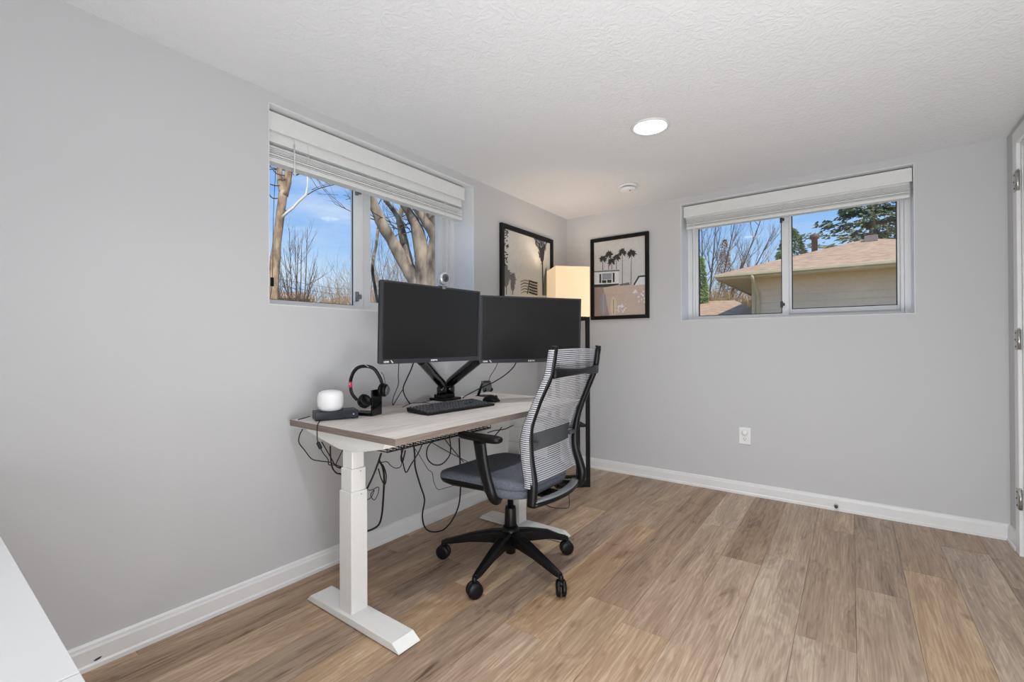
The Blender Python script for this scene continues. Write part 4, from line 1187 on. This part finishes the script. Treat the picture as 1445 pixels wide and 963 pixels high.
# paper shade: open box of thin glowing sheets, seams at the corners
sm = bpy.data.materials.new('paper_shade'); sm.use_nodes = True
t = sm.node_tree; b = t.nodes['Principled BSDF']
nn = t.nodes.new('ShaderNodeTexNoise'); nn.inputs['Scale'].default_value = 7; nn.inputs['Detail'].default_value = 2
tcn = t.nodes.new('ShaderNodeTexCoord'); t.links.new(tcn.outputs['Object'], nn.inputs['Vector'])
rp = t.nodes.new('ShaderNodeValToRGB')
rp.color_ramp.elements[0].position = .35; rp.color_ramp.elements[0].color = srgb(250, 212, 162)
rp.color_ramp.elements[1].position = .7; rp.color_ramp.elements[1].color = srgb(255, 226, 186)
t.links.new(nn.outputs['Fac'], rp.inputs[0]); t.links.new(rp.outputs[0], b.inputs['Emission Color'])
b.inputs['Base Color'].default_value = srgb(235, 215, 180); b.inputs['Emission Strength'].default_value = 0.5; b.inputs['Roughness'].default_value = .8
m = MB()
sh0, sh1, hs_ = 1.283, 1.658, hw + .001
for a_, b_ in ((ax_, nx_), (nx_, ax_)):
    for s_ in (-1, 1):
        c_ = lc + a_ * (hs_ - .001) * s_
        m.obox((c_.x, c_.y, (sh0 + sh1) / 2), a_ * .001, b_ * hs_, (0, 0, (sh1 - sh0) / 2))
m.build('lamp_shade', sm, lamp)
light('floor_lamp_bulb', 'POINT', (lc.x, lc.y, 1.53), (0, 0, 1), 2.6, (1.0, .97, .92), shadow_soft_size=.03)

# ------------------------------------------------------------------ white table at the lower left
TZ = 0.73
wt = thing('white_table', (0.85, -3.86, 0), 'white table corner at the lower left in front of the camera', 'table')
sx0 = P(118, 947, 2, TZ).x
for a_, b_ in ((0.06, sx0 - .0008), (sx0 + .0008, 1.70)):
    MB().box(a_, b_, -4.25, -3.507, TZ - .028, TZ).build('tabletop_panel', M['wtable'], wt, bevel=.0015)
for x_ in (.10, 1.66):
    for y_ in (-4.21, -3.55):
        MB().box(x_ - .022, x_ + .022, y_ - .022, y_ + .022, 0, TZ - .028).build('leg', M['wmetal'], wt, bevel=.002)
for y_ in (-3.56, -4.22): MB().box(.122, 1.638, y_, y_ + .02, TZ - .09, TZ - .028).build('apron', M['wmetal'], wt)

# ------------------------------------------------------------------ outside
M['grass'] = mat('lawn', (120, 112, 82), 0.95, rgb2=(150, 140, 104), nscale=3)
M['siding'] = mat('beige_siding', (238, 214, 186), 0.7, noise=0.03, nscale=8)
M['soffit'] = mat('tan_soffit', (222, 200, 168), 0.7, noise=0.03, nscale=5)
M['fascia'] = mat('cream_fascia', (214, 196, 160), 0.6, noise=0.03, nscale=5)
M['shingle'] = mat('brown_pink_shingles', (178, 142, 112), 0.9, rgb2=(212, 180, 146), nscale=3.2, bump=0.5, bscale=14, stretch=(1, 3, 3))
M['bark_l'] = mat('pale_bark', (208, 180, 148), 0.9, rgb2=(120, 92, 70), nscale=11, bump=0.6, bscale=25, stretch=(1, 1, .35))
M['bark_g'] = mat('grey_brown_bark', (66, 57, 50), 0.95, rgb2=(190, 172, 148), nscale=7, bump=1.0, bscale=18, stretch=(1, 1, .35))
M['twig'] = mat('dark_twigs', (112, 96, 84), 0.9, noise=0.2, nscale=3)
M['twig_l'] = mat('pale_twigs', (182, 160, 134), 0.9, noise=0.15, nscale=3)
M['white_branch'] = mat('white_branch', (236, 228, 214), 0.8, noise=0.05)
M['needle'] = mat('needles_dark', (104, 120, 106), 0.9, rgb2=(166, 172, 124), nscale=1.2)
M['needle_l'] = mat('needles_light', (140, 160, 112), 0.9, rgb2=(184, 196, 134), nscale=2)
M['dead'] = mat('brown_needles', (196, 166, 132), 0.9, rgb2=(166, 138, 110), nscale=2)
M['brush'] = mat('tan_brush', (186, 160, 120), 0.95, rgb2=(146, 122, 88), nscale=2)
gz = 1.0
g_ = thing('ground', (0, 0, gz), kind='structure')
for a in ((-90, -T, -60, 90), (W + T, 60, -60, 90), (-T, W + T, T, 90), (-T, W + T, -60, YB - T)):
    MB().box(a[0], a[1], a[2], a[3], gz - .2, gz).build('lawn', M['grass'], g_)

# neighbour's hip-roofed house
hx0, hy0, he, ha, sl = -1.82, 14.05, 3.40, 4.40, 0.338
hx1 = hx0 + 2 * ha; hy1 = hy0 + 12
nh = thing('neighbour_house', ((hx0 + hx1) / 2, hy0 + 7, gz), 'beige neighbouring house with pinkish hip roof outside the right window', 'house')
A = V((hx0, hy0, he)); B = V((hx1, hy0, he)); Cc = V((hx1, hy1, he)); Dd = V((hx0, hy1, he))
P1 = V((hx0 + ha, hy0 + ha, he + ha * sl)); P2 = V((hx0 + ha, hy1 - ha, he + ha * sl))
m = MB(); th = V((0, 0, .05))
for f in ((A, B, P1), (B, Cc, P2, P1), (Cc, Dd, P2), (Dd, A, P1, P2)): m.prism([p_ + V((0, 0, .09)) for p_ in f], th)
m.build('roof', M['shingle'], nh)
m = MB(); m.box(hx0 + .02, hx1 - .02, hy0 + .02, hy1 - .02, he - .03, he)
m.build('soffit', M['soffit'], nh)
m = MB()
for (a, b, c, d) in ((hx0, hx1, hy0 - .02, hy0 + .02), (hx0, hx1, hy1 - .02, hy1 + .02), (hx0 - .02, hx0 + .02, hy0, hy1), (hx1 - .02, hx1 + .02, hy0, hy1)): m.box(a, b, c, d, he - .06, he + .11)
m.build('fascia', M['fascia'], nh)
MB().box(hx0 - .06, hx1 + .06, hy0 - .13, hy0 - .02, he + .01, he + .12).build('gutter', M['fascia'], nh, bevel=.02)
wx0, wy0 = hx0 + 1.03, hy0 + .78
MB().box(wx0, hx1 - 1.0, wy0, hy1 - .8, gz, he - .03).build('wall', M['siding'], nh)
z_ = gz + .02
while z_ < he - .1:
    MB().add([(wx0, wy0 - .028, z_), (hx1 - 1.0, wy0 - .028, z_), (hx1 - 1.0, wy0 - .006, z_ + .245), (wx0, wy0 - .006, z_ + .245), (wx0, wy0, z_), (hx1 - 1, wy0, z_), (hx1 - 1, wy0, z_ + .245), (wx0, wy0, z_ + .245)],
             [(0, 1, 2, 3), (0, 4, 5, 1), (3, 2, 6, 7), (0, 3, 7, 4), (1, 5, 6, 2)]).build('siding_board', M['siding'], nh)
    z_ += .245
MB().box(wx0 - .02, wx0 + .09, wy0 - .05, wy0 + .09, gz, he - .03).build('corner_board', M['fascia'], nh)
dsx = -.60
m = MB().tube([V((dsx - .06, hy0 - .08, he + .03)), V((dsx - .06, hy0 - .06, he - .10)), V((dsx, wy0 - .09, he - .62)), V((dsx, wy0 - .09, he - .85)), V((dsx, wy0 - .09, gz + .1))], [(.06, .045)] * 5, 6, flat=(1, 0, 0))
m.build('downspout', M['fascia'], nh)
def rz(x, y): return he + .14 + sl * min(x - hx0, y - hy0, hx1 - x)
vp = P(1149.5, 357, 1, 17.2)
MB().lathe([(.10, -.4), (.10, .52), (.15, .53), (.16, .68), (.10, .70)], vp, n=16).build('vent_pipe', mat('brown_vent_metal', (112, 84, 78), .6, noise=.05), nh)
bv_ = P(1229, 350, 1, 17.9)
MB().box(bv_.x - .2, bv_.x + .2, bv_.y - .2, bv_.y + .2, rz(bv_.x, bv_.y) - .06, rz(bv_.x, bv_.y) + .17).build('roof_vent', mat('grey_roof_vent', (140, 128, 122), .6, noise=.05), nh, bevel=.02)

# farther garage whose roof shows low in the right window
def far_house(px0, px1, pxr, ve, vr, D, label, roofm, wallm, ridge_back=6):
    e0, e1 = at(px0, ve, D), at(px1, ve, D)
    r = at(pxr, vr, D + 3)
    ex = (e1 - e0); ex.z = 0; L_ = ex.length; ex.normalize(); ey = V((-ex.y, ex.x, 0))
    z0_ = (e0.z + e1.z) / 2
    root = thing('far_house', (e0.x, e0.y, gz), label, 'house')
    c0 = V((e0.x, e0.y, z0_)); c1_ = c0 + ex * L_; c2_ = c1_ + ey * 8; c3_ = c0 + ey * 8
    q0_ = c0 + ex * L_ * .28 + ey * 4; q1_ = c0 + ex * L_ * .78 + ey * 4; q0_.z = q1_.z = r.z
    m = MB()
    for f in ((c0, c1_, q1_, q0_), (c1_, c2_, q1_), (c2_, c3_, q0_, q1_), (c3_, c0, q0_)): m.prism(list(f), (0, 0, .12))
    m.build('roof', roofm, root)
    m = MB(); i_ = .5
    w0 = c0 + ex * i_ + ey * i_; w1 = c1_ - ex * i_ + ey * i_; w2 = c2_ - ex * i_ - ey * i_; w3 = c3_ + ex * i_ - ey * i_
    b_ = [V((p_.x, p_.y, gz)) for p_ in (w0, w1, w2, w3)]
    m.prism(b_, (0, 0, z0_ - gz + .05)); m.build('wall', wallm, root)
    return root
far_house(930, 1078, 1010, 449, 426, 22.5, 'low house with brown pink roof far beyond the brush outside the right window', M['shingle'], M['siding'])
far_house(372, 445, 405, 421, 412, 34, 'low tan house roof far off behind the pale trunk outside the left window', M['shingle'], M['soffit'])
far_house(452, 545, 500, 428, 420, 42, 'distant low roof behind the brush outside the left window', M['shingle'], M['siding'])

def branchy(mb, p, d, L_, r, depth, g, spread=.55, up=.15, kids=3, n=5, seg=4, leafmb=None):
    pts = [V(p)]; dd = V(d).normalized()
    for i in range(seg):
        dd = (dd + V((g.gauss(0, .10), g.gauss(0, .10), g.gauss(0, .06) + up * .25))).normalized()
        pts.append(pts[-1] + dd * L_ / seg)
    mb.tube(pts, [r * (1 - .55 * i / seg) for i in range(seg + 1)], n)
    if depth <= 0: return
    for k in range(kids):
        t = g.uniform(.35, 1.0)
        i = min(seg - 1, int(t * seg)); q = pts[i].lerp(pts[i + 1], t * seg - i)
        v = (dd + V((g.gauss(0, spread), g.gauss(0, spread), g.gauss(0, spread * .7) + up))).normalized()
        branchy(mb, q, v, L_ * g.uniform(.5, .72), r * .52, depth - 1, g, spread, up, kids, max(3, n - 1), seg)
def bare_tree(name, base, top, r, label, g, seed_depth=4, kids=4, m_='twig', spread=.5, cat='tree', up=.25, group=None):
    root = thing(name, base, label, cat, group)
    L_ = (top - base).length
    mb = MB()
    pts = spline([base, base.lerp(top, .35) + V((g.gauss(0, .03), g.gauss(0, .03), 0)) * L_, base.lerp(top, .7), top], 3)
    mb.tube(pts, [r * (1 - .7 * i / (len(pts) - 1)) for i in range(len(pts))], 7)
    mb.build('trunk', M[m_], root)
    mb = MB()
    for k in range(kids * 3):
        t = g.uniform(.12, .98); i = min(len(pts) - 2, int(t * (len(pts) - 1)))
        d = (top - base).normalized() + V((g.gauss(0, .7), g.gauss(0, .7), .2))
        branchy(mb, pts[i], d, L_ * g.uniform(.3, .5) * (1.1 - .6 * t), r * .5 * (1 - .5 * t), seed_depth - 1, g, spread, up, kids)
    mb.build('branches', M[m_], root, kind='stuff')
    return root
def pxr(v_w, D): return v_w / 2 / FPX * D * .92

# pale trunk at the left edge of the left window, with a white broken limb
g = random.Random(21)
D = 8.0
pb = at(384, 540, D); pb.z = gz
root = thing('pale_tree', pb, 'pale barked tree at the left edge of the left window with a forked trunk', 'tree')
tr = [(380, 525, 22), (385, 440, 14), (386, 400, 13), (390, 350, 11), (395, 308, 11), (400, 270, 12)]
MB().tube(spline([at(u, v, D) for u, v, w_ in tr], 4), [pxr(tr[min(len(tr) - 1, i // 4)][2], D) for i in range(4 * (len(tr) - 1) + 1)], 10).build('trunk', M['bark_l'], root)
for l in ([(399, 275, 9), (395, 250, 7), (394, 215, 6), (393, 170, 5)], [(400, 276, 12), (406, 250, 10), (410, 225, 9), (416, 170, 7)]):
    MB().tube(spline([at(u, v, D) for u, v, w_ in l], 4), [pxr(l[min(len(l) - 1, i // 4)][2], D) for i in range(4 * (len(l) - 1) + 1)], 8).build('limb', M['bark_l'], root)
MB().tube([at(u, v, D - .2) for u, v in ((398, 307), (405, 300), (413, 294), (422, 284), (432, 275), (434, 262), (434, 240))], [pxr(w_, D) for w_ in (4, 3.6, 3.4, 3.2, 3.4, 2.4, 2)], 7).build('broken_limb', M['white_branch'], root, label='thin white bare limb')
mb = MB()
for l in ([(381, 260), (388, 262), (395, 262)], [(383, 236), (390, 245), (402, 248)], [(380, 275), (385, 280), (392, 280)], [(400, 295), (404, 298), (405, 303)], [(412, 236), (418, 241), (414, 247)]):
    mb.tube(spline([at(u, v, D - .1) for u, v in l], 3), .010, 5)
for k in range(10):
    p_ = at(g.uniform(380, 420), g.uniform(180, 250), D)
    branchy(mb, p_, V((g.gauss(0, 1), g.gauss(0, 1), .4)), .6, .012, 2, g)
mb.build('twigs', M['twig'], root, kind='stuff')
# long thin branch reaching across the sky
mb = MB()
mb.tube(spline([at(u, v, 9) for u, v in ((434, 275), (446, 268), (458, 264), (470, 261), (484, 258), (500, 252), (530, 240))], 3), .009, 5)
for k in range(9): branchy(mb, at(440 + 9 * k, 268 - 2 * k, 9), V((g.gauss(0, 1), g.gauss(0, 1), .3)), .35, .006, 1, g)
for k in range(5): branchy(mb, at(g.uniform(470, 500), g.uniform(275, 285), 9), V((g.gauss(0, 1), g.gauss(0, 1), -.3)), .35, .005, 2, g)
mb.build('thin_branch', M['twig'], root)
# utility line, its pole just out of sight
up_ = at(368, 440, 30); up_.z = gz
ul = thing('utility_line', up_, 'thin utility wires crossing low behind the bushes outside the left window', 'wires')
MB().tube([up_, up_ + V((0, 0, 6.5))], .12, 10).build('pole', M['twig'], ul)
for (vv0, vv1) in ((408, 418), (398, 412)):
    MB().tube([at(368, vv0 - 8, 30), at(470, (vv0 + vv1) / 2 + 2, 30), at(560, vv1, 30), at(660, vv1 + 2, 30)], .012, 4).build('wire', M['twig'], ul)

g = random.Random(4)
def multi_stem(name, base_px, tops, D, label, m_, r, depth, kids, cat='tree', spread=.35, up=.35, lscale=.28):
    b_ = at(base_px[0], base_px[1], D)
    b_.z = gz
    root = thing(name, b_, label, cat)
    mb = MB(); ml = MB()
    for (u, v) in tops:
        t_ = at(u, v, D + g.uniform(-.6, .6))
        mid = b_.lerp(t_, .5) + V((0, 0, -.06)) * (t_ - b_).length + V((g.gauss(0, .03), g.gauss(0, .03), 0))
        pts = spline([b_, mid, t_], 6)
        mb.tube(pts, [r * (1 - .8 * i / (len(pts) - 1)) for i in range(len(pts))], 6)
        L_ = (t_ - b_).length
        for k in range(kids * 3):
            q = g.uniform(.25, .97); i = min(len(pts) - 2, int(q * (len(pts) - 1)))
            d = (t_ - b_).normalized() + V((g.gauss(0, .5), g.gauss(0, .5), g.gauss(0, .3)))
            branchy(ml, pts[i], d, L_ * lscale * (1.2 - .6 * q), r * .35 * (1.1 - .6 * q), depth, g, spread, up, kids)
    mb.build('stem', M[m_], root)
    ml.build('branches', M[m_], root, kind='stuff')
multi_stem('bare_sapling', (418, 440), [(416, 345), (426, 340), (434, 322), (400, 350), (445, 365), (448, 376), (408, 322), (395, 375), (421, 335)], 12, 'small bare many-stemmed tree beside the pale trunk outside the left window', 'twig', .022, 2, 3, lscale=.20)
def thicket(name, px0, px1, vb, vt, D, n, label, m_, g, L_=.9, r=.02, cat='bush', depth=2, kids=3):
    mb = MB()
    for k in range(n):
        u = g.uniform(px0, px1)
        b_ = at(u, vb + g.uniform(-4, 4), D + g.uniform(-1.2, 1.2))
        b_.z = gz
        t_ = at(u + g.gauss(0, 6), g.uniform(vt, (vt + vb) / 2), D)
        ln = max(.4, t_.z - b_.z)
        branchy(mb, b_, V((g.gauss(0, .3), g.gauss(0, .3), 1)), ln * .55, r, depth, g, .55, .25, kids)
    mb.build(name, M[m_], loc=at((px0 + px1) / 2, vb, D), label=label, cat=cat)
thicket('leafless_bush', 372, 412, 432, 340, 16, 18, 'leafless dark brush around the pale trunk outside the left window', 'twig', g, r=.02)
thicket('leafless_bush', 446, 505, 440, 366, 14, 60, 'dense leafless tan brush low in the middle of the left window', 'twig_l', g, r=.016)
thicket('leafless_bush', 440, 470, 440, 400, 15, 10, 'sparse darker brush left of the tan brush outside the left window', 'twig', g, r=.016)
thicket('leafless_bush', 515, 600, 445, 330, 13, 50, 'tangled leafless brush behind the big trunks outside the left window', 'twig_l', g, r=.015)
thicket('background_twigs', 515, 625, 420, 300, 17, 26, 'fine bare twigs against the sky behind the big trunks', 'twig', g, r=.02, cat='tree', depth=3)

# big many-trunked tree in the right half of the left window
D = 6.4
bb_ = at(604, 520, D); bb_.z = gz
root = thing('big_tree', bb_, 'big grey tree with several leaning trunks outside the left window', 'tree')
trunks = [
    [(606, 480, 30), (597, 420, 24), (585, 397, 20), (570, 372, 18), (556, 345, 17), (540, 318, 17), (529, 292, 14), (521, 268, 11), (512, 240, 9)],
    [(606, 470, 26), (590, 405, 22), (578, 378, 18), (562, 350, 13), (546, 322, 8), (538, 306, 5)],
    [(600, 450, 20), (583, 396, 14), (577, 370, 14), (571, 345, 13), (566, 322, 12), (562, 306, 10), (552, 293, 7), (540, 278, 6), (528, 262, 5)],
    [(606, 520, 46), (602, 420, 34), (599, 380, 28), (594, 350, 22), (588, 322, 18), (578, 302, 12), (566, 283, 10), (555, 262, 8)],
    [(604, 430, 16), (606, 385, 17), (612, 352, 17), (612, 332, 15), (600, 312, 14), (588, 292, 13), (578, 270, 11)],
    [(606, 480, 30), (612, 400, 24), (615, 360, 20), (613, 325, 14), (607, 300, 12), (604, 270, 10)],
    [(566, 322, 8), (564, 305, 7), (569, 290, 8), (567, 265, 6)],
]
for i, l in enumerate(trunks):
    Dd_ = D + (0, .18, .22, -.05, -.12, .1, .2)[i]
    pts = spline([at(u, v, Dd_) for u, v, w_ in l], 4)
    rr = []
    for j in range(len(pts)):
        q = j / 4; a = int(min(q, len(l) - 2)); f = q - a
        rr.append(pxr(l[a][2] * (1 - f) + l[a + 1][2] * f, D) * g.uniform(.93, 1.07))
    MB().tube(pts, rr, 12).build('trunk', M['bark_g'], root)
MB().tube(spline([at(u, v, D + .8) for u, v in ((536, 440), (533, 428), (529, 405), (526, 385), (527, 365), (531, 345), (534, 320))], 3), pxr(5, D), 8).build('thin_stem', M['bark_g'], root)
mb = MB()
for k in range(34):
    u, v = g.uniform(520, 615), g.uniform(262, 345)
    branchy(mb, at(u, v, D + g.uniform(0, .5)), V((g.gauss(0, 1), g.gauss(0, 1), .6)), g.uniform(.3, .6), .008, 2, g)
mb.build('twigs', M['twig'], root, kind='stuff')

# ---- right window
g = random.Random(8)
multi_stem('bare_tree', (994, 470), [(1040, 300), (1078, 300), (1094, 322), (1012, 298), (990, 312), (1056, 350)], 34, 'bare spreading tree with curving limbs outside the right window', 'twig', .10, 3, 3, lscale=.24)
thicket('background_twigs', 990, 1110, 410, 290, 38, 60, 'pale hazy twigs behind the bare tree outside the right window', 'twig_l', g, r=.016, cat='tree', depth=2)
thicket('leafless_bush', 980, 1066, 440, 396, 29, 130, 'dense tan brush above the low roof outside the right window', 'brush', g, r=.05, kids=4)

def conifer(name, D, u, vb, vt, wpx, label, m_, g, n=1500, trunk=True, droop=.1, layers=None, leaf=.2):
    b_ = at(u, vb, D); t_ = at(u, vt, D)
    h = t_.z - b_.z; R_ = wpx / 2 / FPX * D
    root = thing(name, (b_.x, b_.y, gz), label, 'tree')
    c0 = V((b_.x, b_.y, gz))
    MB().tube([c0, V((b_.x, b_.y, b_.z)), V((b_.x, b_.y, t_.z))], [R_ * .08, R_ * .07, .02], 8).build('trunk', M['bark_g'], root)
    mb = MB(); br = MB()
    for k in range(n):
        if layers:
            lay = (g.randrange(layers) + .5) / layers
            phi = g.randrange(9) * .698 + lay * 7
            rr_ = (1 - lay * .85) * R_ * (.75 + .4 * math.sin(phi * 3 + lay * 20)) * g.random() ** .6
            phi += g.gauss(0, .13)
            z_ = b_.z + lay * h - rr_ * droop + g.gauss(0, h / layers * .10)
        else:
            q = g.random()
            phi = g.uniform(0, 2 * PI); rr_ = R_ * (1 - q) ** .6 * g.uniform(.75, 1.05); z_ = b_.z + q * h
        c_ = V((b_.x + rr_ * math.cos(phi), b_.y + rr_ * math.sin(phi), z_))
        a = V((math.cos(phi), math.sin(phi), -.2)) * leaf * g.uniform(.5, 1.2); s_ = V((-math.sin(phi), math.cos(phi), g.gauss(0, .3))) * leaf * .35
        mb.add([c_ - s_, c_ + s_, c_ + a - V((0, 0, leaf * .2))], [(0, 1, 2)])
        mb.add([c_ - V((0, 0, leaf * .22)), c_ + V((0, 0, leaf * .18)), c_ + a], [(0, 1, 2)])
    mb.build('foliage', M[m_], root, kind='stuff')
    if layers:
        for i in range(layers):
            lay = (i + .5) / layers
            for k in range(9):
                phi = k * .698 + lay * 7
                rr_ = (1 - lay * .85) * R_ * (.75 + .4 * math.sin(phi * 3 + lay * 20))
                z_ = b_.z + lay * h
                br.tube([V((b_.x, b_.y, z_)), V((b_.x + rr_ * .95 * math.cos(phi), b_.y + rr_ * .95 * math.sin(phi), z_ - rr_ * droop))], [.05, .015], 4)
        br.build('boughs', M['bark_g'], root, kind='stuff')
conifer('spruce_tree', 38, 1233, 372, 160, 150, 'large spruce with layered boughs above the neighbouring roof', 'needle', g, n=6000, layers=13, droop=-.05, leaf=.32)
conifer('small_pine', 39, 1117, 395, 322, 44, 'small pine beside the window mullion above the neighbouring roof', 'needle_l', g, n=2200, leaf=.22)
conifer('columnar_cedar', 26, 989, 440, 362, 19, 'light green columnar cedar at the left edge of the right window', 'needle_l', g, n=1800, leaf=.16)
conifer('brown_conifer', 44, 1023, 420, 338, 20, 'narrow brown conifer among the bare branches outside the right window', 'dead', g, n=600, leaf=.2)
